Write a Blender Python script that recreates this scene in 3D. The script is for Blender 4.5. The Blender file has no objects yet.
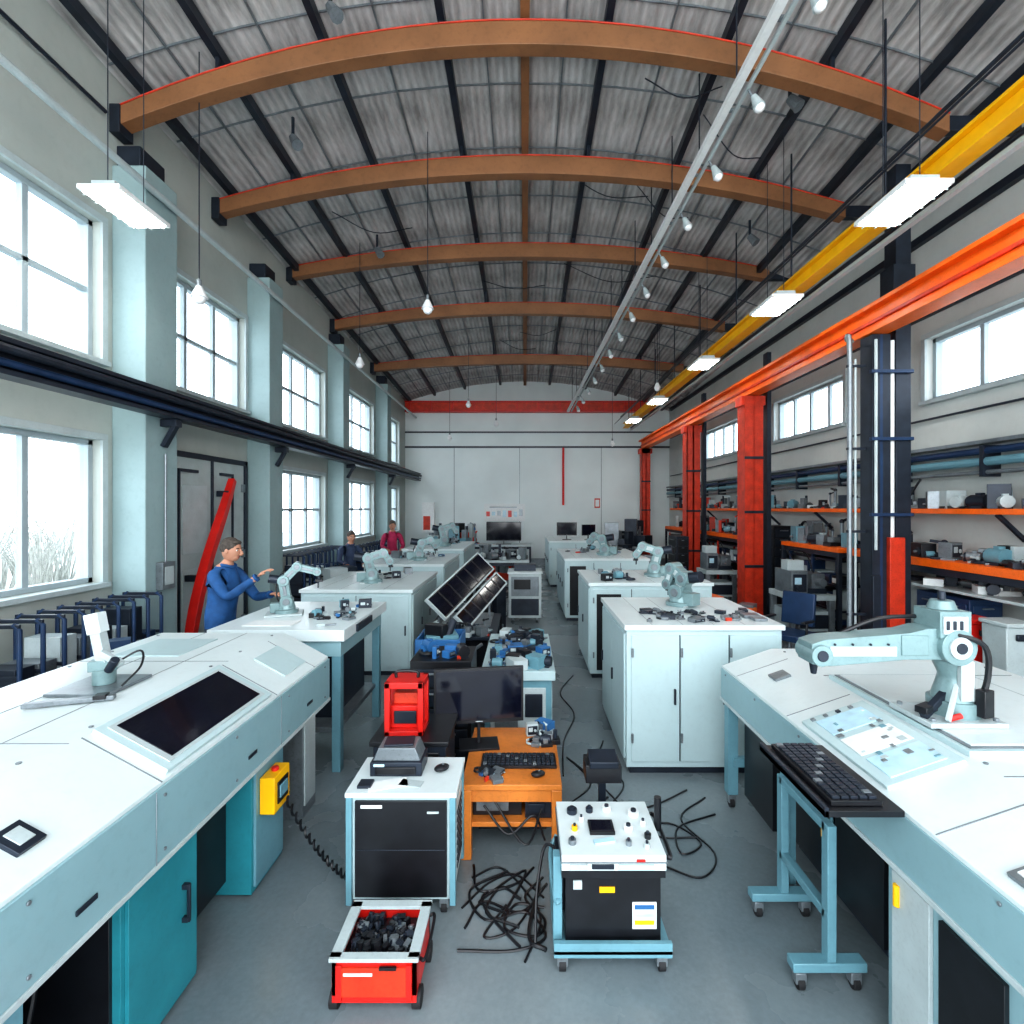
import bpy, bmesh, math, random
from mathutils import Vector, Matrix
R=random.Random(7)
sc=bpy.context.scene
try:
    sc.view_settings.view_transform='Standard'
    sc.view_settings.look='None'
    sc.view_settings.exposure=.25
    sc.view_settings.look='Medium High Contrast'
except Exception as e: print(e)

# ---------------------------------------------------------------- materials
def M(name,col,rough=.5,metal=0,var=.08,scale=6,bump=0,emis=0,coat=0,dirt=0):
    m=bpy.data.materials.new(name); m.use_nodes=True
    nt=m.node_tree; b=nt.nodes['Principled BSDF']
    tc=nt.nodes.new('ShaderNodeTexCoord'); n=nt.nodes.new('ShaderNodeTexNoise')
    n.inputs['Scale'].default_value=scale; n.inputs['Detail'].default_value=5
    nt.links.new(tc.outputs['Object'],n.inputs['Vector'])
    r=nt.nodes.new('ShaderNodeValToRGB')
    r.color_ramp.elements[0].position=.3; r.color_ramp.elements[1].position=.7
    r.color_ramp.elements[0].color=tuple(max(0,c*(1-var)) for c in col)+(1,)
    r.color_ramp.elements[1].color=tuple(min(1,c*(1+var)) for c in col)+(1,)
    nt.links.new(n.outputs['Fac'],r.inputs['Fac']); out=r.outputs['Color']
    if dirt:
        n4=nt.nodes.new('ShaderNodeTexNoise'); n4.inputs['Scale'].default_value=scale*9; n4.inputs['Detail'].default_value=9; n4.inputs['Roughness'].default_value=.7
        nt.links.new(tc.outputs['Object'],n4.inputs['Vector'])
        r2=nt.nodes.new('ShaderNodeValToRGB'); r2.color_ramp.elements[0].position=.3; r2.color_ramp.elements[1].position=.5
        r2.color_ramp.elements[0].color=(1-dirt,)*3+(1,); r2.color_ramp.elements[1].color=(1,1,1,1)
        nt.links.new(n4.outputs['Fac'],r2.inputs['Fac'])
        mx=nt.nodes.new('ShaderNodeMixRGB'); mx.blend_type='MULTIPLY'; mx.inputs['Fac'].default_value=1
        nt.links.new(out,mx.inputs['Color1']); nt.links.new(r2.outputs['Color'],mx.inputs['Color2']); out=mx.outputs['Color']
    nt.links.new(out,b.inputs['Base Color'])
    b.inputs['Roughness'].default_value=rough; b.inputs['Metallic'].default_value=metal
    if coat: b.inputs['Coat Weight'].default_value=coat
    if emis:
        b.inputs['Emission Color'].default_value=tuple(col)+(1,); b.inputs['Emission Strength'].default_value=emis
    if bump:
        bp=nt.nodes.new('ShaderNodeBump'); bp.inputs['Strength'].default_value=bump; bp.inputs['Distance'].default_value=.01
        n2=nt.nodes.new('ShaderNodeTexNoise'); n2.inputs['Scale'].default_value=scale*8
        nt.links.new(tc.outputs['Object'],n2.inputs['Vector'])
        nt.links.new(n2.outputs['Fac'],bp.inputs['Height']); nt.links.new(bp.outputs['Normal'],b.inputs['Normal'])
    return m
white=M('machine_white',(.63,.71,.72),.32,var=.04,scale=2,dirt=.05)
white2=M('panel_white',(.46,.59,.61),.35,var=.05,scale=2,dirt=.06)
fascia=M('fascia_bluegrey',(.25,.40,.44),.3,var=.06,scale=2,dirt=.07)
teal=M('teal_paint',(.025,.23,.28),.4,var=.15,scale=4,dirt=.1)
tealgrey=M('tealgrey_paint',(.14,.30,.36),.4,var=.1,scale=4,dirt=.1)
black=M('black_plastic',(.009,.010,.013),.35,var=.3,scale=10)
dark=M('dark_steel',(.022,.03,.045),.4,.3,var=.25)
grey=M('grey_steel',(.22,.25,.27),.35,.5,var=.2,dirt=.3)
lgrey=M('light_grey_paint',(.45,.52,.53),.4,var=.08,dirt=.12)
screen=M('screen_glass',(.005,.006,.014),.1,var=.3,coat=.2)
red=M('red_paint',(.60,.015,.01),.35,var=.15)
redcol=M('red_column_paint',(.58,.04,.012),.45,var=.25,dirt=.3)
orange=M('orange_paint',(.9,.15,.008),.4,var=.12,dirt=.2)
yellow=M('yellow_paint',(.95,.50,.005),.4,var=.08)
wood=M('glulam_beam_brown',(.25,.115,.05),.5,var=.2,scale=1.5,bump=.2,dirt=.2)
deskwood=M('orange_wood',(.62,.20,.035),.4,var=.2,scale=4,dirt=.2)
robotm=M('robot_greygreen',(.20,.30,.31),.3,.2,var=.12,dirt=.15)
blue=M('blue_plastic',(.03,.14,.34),.4,var=.2)
navy=M('navy_steel',(.014,.04,.10),.4,.1,var=.2)
rubber=M('rubber',(.012,.012,.014),.7,var=.2)
pale=M('paper_white',(.75,.78,.78),.6,var=.05,scale=20)
ltblue=M('panel_display_pale',(.45,.66,.76),.3,var=.15,scale=14)
skin=M('skin',(.52,.26,.17),.5,var=.06,scale=12)
jacket=M('jacket_blue',(.015,.085,.24),.8,var=.25,scale=9,bump=.3)
magenta=M('jacket_magenta',(.42,.02,.09),.7,var=.2,scale=14)
navycl=M('cloth_navy',(.03,.05,.1),.8,var=.2,scale=14)
trous=M('trousers_dark',(.03,.035,.05),.8,var=.2)
hairm=M('hair_greybrown',(.08,.065,.055),.8,var=.4,scale=40,bump=.6)
eyew=M('eye_white',(.8,.8,.78),.3); lip=M('lip',(.4,.14,.12),.5)
bulb=M('bulb_white',(.85,.87,.88),.3,var=.02)
lampE=M('lamp_diffuser',(1,.98,.93),.5,var=0,emis=24)
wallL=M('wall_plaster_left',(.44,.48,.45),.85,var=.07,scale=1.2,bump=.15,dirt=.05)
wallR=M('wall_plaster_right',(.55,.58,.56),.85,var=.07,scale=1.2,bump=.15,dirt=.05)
wallB=M('wall_back_white',(.72,.79,.79),.8,var=.06,scale=.8)
pil=M('pilaster_paint',(.30,.41,.42),.6,var=.08,scale=1.5,dirt=.08)
framew=M('window_frame',(.36,.43,.46),.5,var=.05)
doorm=M('door_paint',(.42,.49,.49),.5,var=.08,dirt=.1)
shrub=M('shrub_bark',(.40,.40,.37),.9,var=.3)
snow=M('outdoor_ground',(.5,.52,.5),.9,var=.1,scale=.5)

def floor_mat():
    m=bpy.data.materials.new('epoxy_floor'); m.use_nodes=True; nt=m.node_tree; b=nt.nodes['Principled BSDF']
    tc=nt.nodes.new('ShaderNodeTexCoord')
    n=nt.nodes.new('ShaderNodeTexNoise'); n.inputs['Scale'].default_value=.9; n.inputs['Detail'].default_value=9
    n3=nt.nodes.new('ShaderNodeTexNoise'); n3.inputs['Scale'].default_value=45; n3.inputs['Detail'].default_value=6
    nt.links.new(tc.outputs['Object'],n.inputs['Vector']); nt.links.new(tc.outputs['Object'],n3.inputs['Vector'])
    r=nt.nodes.new('ShaderNodeValToRGB'); r.color_ramp.elements[0].position=.3; r.color_ramp.elements[1].position=.72
    r.color_ramp.elements[0].color=(.145,.185,.205,1); r.color_ramp.elements[1].color=(.24,.28,.295,1)
    nt.links.new(n.outputs['Fac'],r.inputs['Fac'])
    mx=nt.nodes.new('ShaderNodeMixRGB'); mx.blend_type='OVERLAY'; mx.inputs['Fac'].default_value=.15
    nt.links.new(r.outputs['Color'],mx.inputs['Color1']); nt.links.new(n3.outputs['Fac'],mx.inputs['Color2'])
    nt.links.new(mx.outputs['Color'],b.inputs['Base Color'])
    mr=nt.nodes.new('ShaderNodeMapRange'); mr.inputs['To Min'].default_value=.18; mr.inputs['To Max'].default_value=.36
    nt.links.new(n.outputs['Fac'],mr.inputs['Value']); nt.links.new(mr.outputs['Result'],b.inputs['Roughness'])
    return m
def ceil_mat():
    m=bpy.data.materials.new('roof_sheet'); m.use_nodes=True; nt=m.node_tree; b=nt.nodes['Principled BSDF']
    tc=nt.nodes.new('ShaderNodeTexCoord')
    w=nt.nodes.new('ShaderNodeTexWave'); w.bands_direction='X'; w.inputs['Scale'].default_value=3.2; w.inputs['Distortion'].default_value=.8
    w2=nt.nodes.new('ShaderNodeTexWave'); w2.bands_direction='Y'; w2.inputs['Scale'].default_value=.35; w2.inputs['Distortion'].default_value=.5
    n=nt.nodes.new('ShaderNodeTexNoise'); n.inputs['Scale'].default_value=2.2; n.inputs['Detail'].default_value=10; n.inputs['Roughness'].default_value=.7
    mp=nt.nodes.new('ShaderNodeMapping'); mp.inputs['Scale'].default_value=(4,.9,1)
    nt.links.new(tc.outputs['Object'],mp.inputs['Vector'])
    for q in (w,w2): nt.links.new(tc.outputs['Object'],q.inputs['Vector'])
    nt.links.new(mp.outputs['Vector'],n.inputs['Vector'])
    a=nt.nodes.new('ShaderNodeMath'); a.operation='MULTIPLY_ADD'; a.inputs[1].default_value=.12
    nt.links.new(w.outputs['Fac'],a.inputs[0]); nt.links.new(n.outputs['Fac'],a.inputs[2])
    a2=nt.nodes.new('ShaderNodeMath'); a2.operation='MULTIPLY_ADD'; a2.inputs[1].default_value=.14
    nt.links.new(w2.outputs['Fac'],a2.inputs[0]); nt.links.new(a.outputs[0],a2.inputs[2])
    r=nt.nodes.new('ShaderNodeValToRGB'); r.color_ramp.elements[0].position=.38; r.color_ramp.elements[1].position=.85
    r.color_ramp.elements[0].color=(.22,.215,.21,1); r.color_ramp.elements[1].color=(.62,.61,.60,1)
    nt.links.new(a2.outputs[0],r.inputs['Fac']); nt.links.new(r.outputs['Color'],b.inputs['Base Color'])
    b.inputs['Roughness'].default_value=.5
    bp=nt.nodes.new('ShaderNodeBump'); bp.inputs['Strength'].default_value=.5; bp.inputs['Distance'].default_value=.03
    nt.links.new(w.outputs['Fac'],bp.inputs['Height']); nt.links.new(bp.outputs['Normal'],b.inputs['Normal'])
    return m
def glass_mat():
    m=bpy.data.materials.new('window_glass'); m.use_nodes=True; nt=m.node_tree
    for n in list(nt.nodes): nt.nodes.remove(n)
    o=nt.nodes.new('ShaderNodeOutputMaterial'); t=nt.nodes.new('ShaderNodeBsdfTransparent'); g=nt.nodes.new('ShaderNodeBsdfGlossy')
    t.inputs['Color'].default_value=(.96,.98,1,1); g.inputs['Roughness'].default_value=.05
    mx=nt.nodes.new('ShaderNodeMixShader'); mx.inputs['Fac'].default_value=.06
    nt.links.new(t.outputs[0],mx.inputs[1]); nt.links.new(g.outputs[0],mx.inputs[2]); nt.links.new(mx.outputs[0],o.inputs['Surface'])
    return m
floorM=floor_mat(); ceilM=ceil_mat(); glass=glass_mat()

# ---------------------------------------------------------------- builder
def catmull(pts,n=6):
    P=[Vector(p) for p in pts]
    if len(P)<3: return P
    P=[P[0]*2-P[1]]+P+[P[-1]*2-P[-2]]; out=[]
    for i in range(1,len(P)-2):
        a,b,c,d=P[i-1:i+3]
        for k in range(n):
            t=k/n
            out.append(.5*((2*b)+(c-a)*t+(2*a-5*b+4*c-d)*t*t+(3*b-a-3*c+d)*t**3))
    out.append(P[-2]); return out
class B:
    def __init__(s,name): s.name=name; s.bm=bmesh.new(); s.mats=[]; s.T=Matrix.Identity(4)
    def mi(s,m):
        if m not in s.mats: s.mats.append(m)
        return s.mats.index(m)
    def _v(s,p): return s.bm.verts.new(s.T@Vector(p))
    def _f(s,vs,i):
        try:
            f=s.bm.faces.new(vs); f.material_index=i
        except ValueError: pass
    def boxm(s,mat4,size,m):
        i=s.mi(m); hx,hy,hz=[q/2 for q in size]
        v=[s._v(mat4@Vector((x,y,z))) for x in(-hx,hx) for y in(-hy,hy) for z in(-hz,hz)]
        for f in((0,1,3,2),(4,6,7,5),(0,4,5,1),(2,3,7,6),(0,2,6,4),(1,5,7,3)): s._f([v[k] for k in f],i)
    def box(s,x0,x1,y0,y1,z0,z1,m):
        s.boxm(Matrix.Translation(((x0+x1)/2,(y0+y1)/2,(z0+z1)/2)),(abs(x1-x0),abs(y1-y0),abs(z1-z0)),m)
    def boxr(s,c,size,m,rx=0,ry=0,rz=0):
        s.boxm(Matrix.Translation(c)@Matrix.Rotation(rz,4,'Z')@Matrix.Rotation(ry,4,'Y')@Matrix.Rotation(rx,4,'X'),size,m)
    def beam(s,p,q,w,h,m):
        p=Vector(p);q=Vector(q);d=q-p;L=d.length;d.normalize()
        up=Vector((0,0,1)) if abs(d.z)<.99 else Vector((1,0,0))
        x=d.cross(up).normalized();z=x.cross(d)
        mt=Matrix((x,d,z)).transposed().to_4x4(); mt.translation=(p+q)/2
        s.boxm(mt,(w,L,h),m)
    def cyl(s,p,q,r,m,r2=None,seg=16):
        if r2 is None:r2=r
        s.tube([p,q],[r,r2],m,seg,False)
    def ring(s,c,R0,r,m,ax='z',turns=1,n=20,seg=6):
        pts=[]
        for k in range(int(n*turns)+1):
            a=2*math.pi*k/n; q=R0*(1+.06*math.sin(k*.37)); o=(k/n)*r*.8
            p={'z':(math.cos(a)*q,math.sin(a)*q,o),'x':(o,math.cos(a)*q,math.sin(a)*q),'y':(math.cos(a)*q,o,math.sin(a)*q)}[ax]
            pts.append((c[0]+p[0],c[1]+p[1],c[2]+p[2]))
        s.tube(pts,r,m,seg,False)
    def tube(s,pts,r,m,seg=8,smooth=True,n=6):
        P=catmull(pts,n) if smooth else [Vector(p) for p in pts]
        i=s.mi(m); N=len(P)
        if not hasattr(r,'__len__'): rad=[r]*N
        else:
            rad=[]
            for k in range(N):
                t=k/(N-1)*(len(r)-1);a=int(min(t,len(r)-2));rad.append(r[a]+(r[a+1]-r[a])*(t-a))
        d0=(P[1]-P[0]).normalized(); u=d0.orthogonal().normalized(); rings=[]
        for k in range(N):
            d=(P[min(k+1,N-1)]-P[max(k-1,0)])
            if d.length<1e-9:d=d0
            d.normalize(); u=(u-d*u.dot(d))
            if u.length<1e-6:u=d.orthogonal()
            u.normalize(); w=d.cross(u)
            rings.append([s._v(P[k]+(u*math.cos(a)+w*math.sin(a))*rad[k]) for a in [2*math.pi*j/seg for j in range(seg)]])
        for k in range(N-1):
            for j in range(seg): s._f([rings[k][j],rings[k][(j+1)%seg],rings[k+1][(j+1)%seg],rings[k+1][j]],i)
        s._f(rings[0][::-1],i); s._f(rings[-1],i)
    def sph(s,c,r,m,sc=(1,1,1),seg=16,mat4=None):
        i=s.mi(m); mt=Matrix.Translation(c)@(mat4 or Matrix.Identity(4))@Matrix.Diagonal((r*sc[0],r*sc[1],r*sc[2],1))
        g=bmesh.ops.create_uvsphere(s.bm,u_segments=seg,v_segments=max(6,seg//2),radius=1,matrix=s.T@mt)
        for v in g['verts']:
            for f in v.link_faces:f.material_index=i
    def prismY(s,prof,y0,y1,m):
        i=s.mi(m);a=[s._v((x,y0,z)) for x,z in prof];b=[s._v((x,y1,z)) for x,z in prof];n=len(prof)
        s._f(a,i);s._f(b[::-1],i)
        for k in range(n): s._f([a[k],b[k],b[(k+1)%n],a[(k+1)%n]],i)
    def caster(s,x,y,r=.035):
        s.cyl((x-.015,y,r),(x+.015,y,r),r,rubber,seg=14); s.box(x-.024,x+.024,y-.02,y+.02,r,2*r+.02,grey)
        s.cyl((x,y,2*r),(x,y,2*r+.05),.012,grey,seg=8)
    def done(s,bev=.004,smooth=True,parent=None):
        bmesh.ops.recalc_face_normals(s.bm,faces=s.bm.faces)
        co=[v.co for v in s.bm.verts]
        x0=min(c.x for c in co);x1=max(c.x for c in co);y0=min(c.y for c in co);y1=max(c.y for c in co);z0=min(c.z for c in co)
        o=Vector(((x0+x1)/2,(y0+y1)/2,z0))
        if parent: o=Vector((0,0,0))
        for v in s.bm.verts:v.co-=o
        me=bpy.data.meshes.new(s.name);s.bm.to_mesh(me);s.bm.free()
        for m in s.mats:me.materials.append(m)
        ob=bpy.data.objects.new(s.name,me);sc.collection.objects.link(ob);ob.location=o
        if smooth:
            me.shade_smooth()
            try: me.set_sharp_from_angle(angle=math.radians(35))
            except Exception as e: print(e)
        if bev:
            md=ob.modifiers.new('bevel','BEVEL');md.width=bev;md.segments=2;md.limit_method='ANGLE';md.angle_limit=math.radians(50);md.use_clamp_overlap=True
        if parent:ob.parent=parent
        return ob

# ---------------------------------------------------------------- room
XL,XR,YB=-4.4,5.3,18.8
def apex(y): return 7.5-.055*(y-5)
def roofz(x,y): return apex(y)-.0387*x*x
b=B('floor'); b.box(XL-.3,XR+.3,-2,YB+.3,-.1,0,floorM); b.done(0)
def wall(name,x0,x1,y0,y1,z1,ops,m):
    ys=sorted({y0,y1,*[o[0] for o in ops],*[o[1] for o in ops]});zs=sorted({0,z1,*[o[2] for o in ops],*[o[3] for o in ops]})
    b=B(name)
    for i in range(len(ys)-1):
        for j in range(len(zs)-1):
            cy=(ys[i]+ys[i+1])/2;cz=(zs[j]+zs[j+1])/2
            solid=not any(o[0]<cy<o[1] and o[2]<cz<o[3] for o in ops)
            if solid: b.box(x0,x1,ys[i],ys[i+1],zs[j],zs[j+1],m)
    return b.done(0)
UL=[(3.2,5.3),(6.15,8.02),(9.2,11.2),(12.6,14.8),(16.0,17.8)]
opsL=[(a,c,3.62,5.06) for a,c in UL]+[(a,c,1.33,2.8) for a,c in UL if a!=6.15]
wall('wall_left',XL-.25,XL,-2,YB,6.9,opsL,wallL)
opsR=[(3.9,6.75,3.5,4.32),(8.5,10.85,3.5,4.32),(12.6,15.3,3.5,4.32)]
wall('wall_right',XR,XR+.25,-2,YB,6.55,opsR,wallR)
b=B('wall_back')
prof=[(XL-.25,0),(XR+.25,0)]+[(x,roofz(x,YB)) for x in [XR+.25-(XR-XL+.5)*k/20 for k in range(21)]]
b.prismY(prof,YB,YB+.25,wallB); b.done(0)
b=B('ceiling'); i=b.mi(ceilM); NX=24
y0,y1=-2,YB+.25; top=[];bot=[]
for k in range(NX+1):
    x=XL-.25+(XR-XL+.5)*k/NX
    bot.append((b._v((x,y0,roofz(x,y0))),b._v((x,y1,roofz(x,y1)))))
    top.append((b._v((x,y0,roofz(x,y0)+.12)),b._v((x,y1,roofz(x,y1)+.12))))
for k in range(NX):
    b._f([bot[k][0],bot[k+1][0],bot[k+1][1],bot[k][1]],i); b._f([top[k][0],top[k][1],top[k+1][1],top[k+1][0]],i)
    b._f([bot[k][0],top[k][0],top[k+1][0],bot[k+1][0]],i); b._f([bot[k][1],bot[k+1][1],top[k+1][1],top[k][1]],i)
b._f([bot[0][0],bot[0][1],top[0][1],top[0][0]],i); b._f([bot[NX][0],top[NX][0],top[NX][1],bot[NX][1]],i)
b.done(0)
b=B('ceiling_purlins')
for x in (-4.2,-3.3,-2.2,-.9,.9,2.2,3.3,4.3,5.0):
    b.beam((x,-1.9,roofz(x,-1.9)-.06),(x,YB-.05,roofz(x,YB-.05)-.06),.08,.12,dark)
for x in (-3.75,-2.8,-1.6,-.45,.45,1.6,2.8,3.75):
    b.beam((x,-1.9,roofz(x,-1.9)-.02),(x,YB-.05,roofz(x,YB-.05)-.02),.015,.03,grey)
for y in [2.2+1.05*k for k in range(16)]:
    pts=[(x,y,roofz(x,y)-.015) for x in [XL+.05+(XR-XL-.1)*k/14 for k in range(15)]]
    for p,q in zip(pts,pts[1:]): b.beam(p,q,.012,.02,grey)
b.done(0)
b=B('ceiling_ridge_beam'); b.beam((0,-1.9,apex(-1.9)-.08),(0,YB-.05,apex(YB)-.08),.10,.16,wood); b.done(.005)
for y,zc,ze in ((5.5,7.14,6.22),(7.26,6.92,6.3),(9.5,6.85,6.42),(11.6,6.6,6.2),(14.6,6.32,6.07)):
    b=B('arched_roof_beam'); i=b.mi(wood);i2=b.mi(redcol);N=28;vs=[];v2=[]
    xa,xb=-4.38,4.5
    for k in range(N+1):
        x=xa+(xb-xa)*k/N; t=x/4.4; z=zc-(zc-ze)*t*t; h=.095+.03*(1-t*t)
        vs.append([b._v((x,y+dy,z+dz)) for dy,dz in((-.08,-h),(.08,-h),(.08,h),(-.08,h))])
        v2.append([b._v((x,y+dy,z+h+dz)) for dy,dz in((-.09,0),(.09,0),(.09,.014),(-.09,.014))])
    for k in range(N):
        for j in range(4):
            b._f([vs[k][j],vs[k][(j+1)%4],vs[k+1][(j+1)%4],vs[k+1][j]],i); b._f([v2[k][j],v2[k][(j+1)%4],v2[k+1][(j+1)%4],v2[k+1][j]],i2)
    b._f(vs[0],i);b._f(vs[-1][::-1],i);b._f(v2[0],i2);b._f(v2[-1][::-1],i2)
    for x in (-3.3,-.9,.9,3.3):
        z=zc-(zc-ze)*(x/4.4)**2; b.box(x-.02,x+.02,y-.02,y+.02,z+.1,roofz(x,y)-.08,dark)
    b.box(-4.39,-4.28,y-.1,y+.1,ze-.15,ze+.15,dark)
    b.box(4.45,5.29,y-.05,y+.05,ze-.1,ze+.06,dark)
    b.done(.006)
b=B('ceiling_cables')
rr=random.Random(8)
for k in range(12):
    y=rr.uniform(4,15);x=rr.uniform(-3.8,2.5);x2=x+rr.uniform(.8,2.0);y2=y+rr.uniform(-.3,.8)
    za=roofz(x,y)-.13;zb=roofz(x2,y2)-.13
    b.tube([(x,y,za),((x+x2)/2,(y+y2)/2,min(za,zb)-.12),(x2,y2,zb)],.008,dark,5)
for x,y in ((-2.9,6.4),(-2.6,9),(3.0,5.8),(3.6,8.2),(-1.9,5.0)):
    z=roofz(x,y)-.12
    b.cyl((x,y,z),(x,y,z-.25),.02,dark,seg=8); b.cyl((x,y,z-.25),(x+.08,y-.05,z-.38),.05,grey,r2=.07,seg=10)
b.done(0)
for k,(y0,y1) in enumerate(((5.45,5.95),(8.1,8.55),(11.4,11.8),(15.05,15.45))):
    b=B('pilaster'); b.box(XL+.001,XL+.36,y0,y1,0,5.75,pil); b.box(XL+.001,XL+.40,y0-.03,y1+.03,0,.15,pil)
    b.box(XL+.001,XL+.26,y0+.06,y1-.06,5.75,6.0,dark); b.done(.01)
def window(name,x,side,y0,y1,z0,z1,nc,nr):
    b=B(name); xc=x-side*.12; t=.03
    def bar(a,c,e,f,w=.05): b.box(xc-w/2,xc+w/2,a,c,e,f,framew)
    f=.055
    bar(y0,y1,z0,z0+f,.09);bar(y0,y1,z1-f,z1,.09);bar(y0,y0+f,z0,z1,.09);bar(y1-f,y1,z0,z1,.09)
    for k in range(1,nc): yy=y0+(y1-y0)*k/nc; bar(yy-t,yy+t,z0,z1,.06)
    for k in range(1,nr): zz=z0+(z1-z0)*k/nr; bar(y0,y1,zz-t*.8,zz+t*.8,.06)
    b.box(xc-.003,xc+.003,y0+.03,y1-.03,z0+.03,z1-.03,glass)
    xi=x+side*.03
    for (a,c,e,g) in ((y0-.07,y1+.07,z1,z1+.07),(y0-.07,y0,z0,z1),(y1,y1+.07,z0,z1)):
        b.box(x,xi,a,c,e,g,lgrey)
    b.box(x-side*.1,x+side*.08,y0-.05,y1+.05,z0-.05,z0,lgrey)
    b.done(.003)
n=1
for a,c in UL:
    window('window_%d'%n,XL,1,a,c,3.62,5.06,3,2);n+=1
    if a!=6.15: window('window_%d'%n,XL,1,a,c,1.33,2.8,3 if a<5 else 3,1 if a<5 else 2);n+=1
for a,c,z0,z1 in opsR: window('window_%d'%n,XR,-1,a,c,z0,z1,4,1);n+=1
def portal(loc,rot,sx,sy):
    l=bpy.data.lights.new('sky_portal','AREA');l.shape='RECTANGLE';l.size=sx;l.size_y=sy
    try:l.cycles.is_portal=True
    except Exception as e:print(e)
    o=bpy.data.objects.new('sky_portal',l);o.location=loc;o.rotation_euler=rot;sc.collection.objects.link(o)
for a,c,z0,z1 in opsL: portal((XL-.26,(a+c)/2,(z0+z1)/2),(0,-math.pi/2,0),z1-z0,c-a)
for a,c,z0,z1 in opsR: portal((XR+.26,(a+c)/2,(z0+z1)/2),(0,math.pi/2,0),z1-z0,c-a)
portal(((XL+XR)/2,-2,3.3),(math.pi/2,0,0),XR-XL,6.6)
b=B('door_1')
b.box(XL+.001,XL+.04,6.25,7.95,0,2.75,doorm)
for a,c,e,g in((6.2,6.27,0,2.82),(7.93,8.0,0,2.82),(6.2,8.0,2.75,2.82),(6.42,6.44,.1,2.6),(6.44,6.8,2.56,2.6),(7.1,7.13,0,2.75),(7.6,7.62,.1,2.6),(7.3,7.6,2.56,2.6)):
    b.box(XL+.001,XL+.07,a,c,e,g,dark)
b.box(XL+.04,XL+.055,6.5,7.0,.4,1.3,lgrey);b.box(XL+.04,XL+.055,6.5,7.0,1.5,2.4,lgrey)
b.cyl((XL+.03,7.0,1.05),(XL+.1,7.0,1.05),.02,grey); b.cyl((XL+.1,6.88,1.05),(XL+.1,7.02,1.05),.015,grey)
for z in (.4,1.4,2.4): b.box(XL+.03,XL+.07,7.86,7.93,z-.06,z+.06,grey)
b.done(.004)
b=B('red_curved_brace'); b.tube([(-4.2,7.35,2.5),(-4.17,7.1,2.1),(-4.13,6.6,1.3),(-4.1,6.3,.6),(-4.1,6.25,.02)],[.06,.075,.08,.065],red,4,n=8)
for z,y in((2.3,7.22),(1.2,6.55)): b.box(-4.33,-4.16,y-.04,y+.04,z-.04,z+.04,dark)
b.done(.004)
b=B('crane_rail_beam')
b.box(-3.98,-3.80,-1.5,YB-.1,3.32,3.36,dark); b.box(-3.91,-3.87,-1.5,YB-.1,3.1,3.34,dark); b.box(-3.98,-3.80,-1.5,YB-.1,3.08,3.12,dark)
b.cyl((-3.8,-1.5,3.27),(-3.8,YB-.1,3.27),.035,dark,seg=10); b.cyl((-3.82,-1.5,3.17),(-3.82,YB-.1,3.17),.03,navy,seg=10)
for y in (1.5,3.0,5.7,8.3,11.6,15.2):
    xw=-4.38 if y<5 else -4.03
    b.box(xw,-3.85,y-.05,y+.05,3.0,3.08,dark); b.beam((xw+.01,y,2.78),(-3.88,y,3.03),.07,.05,dark)
b.done(.004)
b=B('wall_conduit_pipe'); b.cyl((-3.98,-1.5,5.55),(-3.98,YB-.1,5.4),.035,lgrey,seg=10)
b.cyl((-4.34,-1.5,6.25),(-4.34,5.3,6.2),.02,dark,seg=8)
b.done(0)
b=B('lighting_track')
def tp(y): t=(y-4.3)/13.2; return 2.15-.68*t, 6.3-.95*t
xa,za=tp(-1.0);xb,zb=tp(17.5)
b.beam((xa,-1,za+.05),(xb,17.5,zb+.05),.08,.06,pale); b.beam((xa+.11,-1,za+.04),(xb+.11,17.5,zb+.04),.035,.035,lgrey)
for k in range(15):
    y=3.2+k*.95; x,z=tp(y)
    b.cyl((x,y,z+.07),(x,y,roofz(x,y)-.05),.008,dark,seg=6); b.beam((x-.02,y+.3,z+.05),(x+.12,y+.3,z+.05),.03,.03,grey)
    b.cyl((x+.11,y,z+.04),(x+.17,y,z-.08),.012,grey,seg=6)
    b.cyl((x+.16,y-.02,z-.06),(x+.2,y-.06,z-.2),.03,lgrey,r2=.06,seg=12)
    b.sph((x+.2,y-.06,z-.2),.05,bulb,seg=12)
b.done(0)
for x,y,z in ((-3.5,5.5,4.45),(-1.35,7.1,4.95),(-3.0,9.3,4.8),(-1.6,14.5,5.1),(-.9,16,4.8),(3.1,12,5.0),(2.9,17,4.3),(-2.5,17,4.5)):
    b=B('pendant_lamp'); b.cyl((x,y,z),(x,y,roofz(x,y)),.006,dark,seg=6); b.cyl((x,y,z-.03),(x,y,z+.1),.025,grey,seg=10)
    b.cyl((x,y,z+.03),(x,y,z-.09),.03,bulb,r2=.085); b.sph((x,y,z-.1),.065,bulb); b.done(0)
def fixture(x,y,z,w=.40,l=.66):
    b=B('ceiling_light_fixture')
    b.box(x-w/2,x+w/2,y-l/2,y+l/2,z,z+.04,pale); b.box(x-w/2+.08,x+w/2-.08,y-l/2+.05,y+l/2-.05,z+.04,z+.1,lgrey)
    b.box(x-w/2+.03,x+w/2-.03,y-l/2+.03,y+l/2-.03,z-.01,z,lampE)
    for k in (-1,0,1): b.box(x+k*.12-.006,x+k*.12+.006,y-l/2,y+l/2,z-.02,z-.008,lgrey)
    for k in range(5): b.box(x-w/2,x+w/2,y-l/2+l*(k+.5)/5-.004,y-l/2+l*(k+.5)/5+.004,z-.02,z-.008,lgrey)
    for dy in(-l/3,l/3): b.cyl((x,y+dy,z+.1),(x,y+dy,roofz(x,y+dy)),.005,dark,seg=6)
    b.done(.003)
for y in (4.5,6.75,9.5,12.8,15.6): fixture(3.3,y,4.75)
fixture(-3.58,4.6,4.78,.36,.62)
b=B('overhead_crane_beam_yellow')
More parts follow.
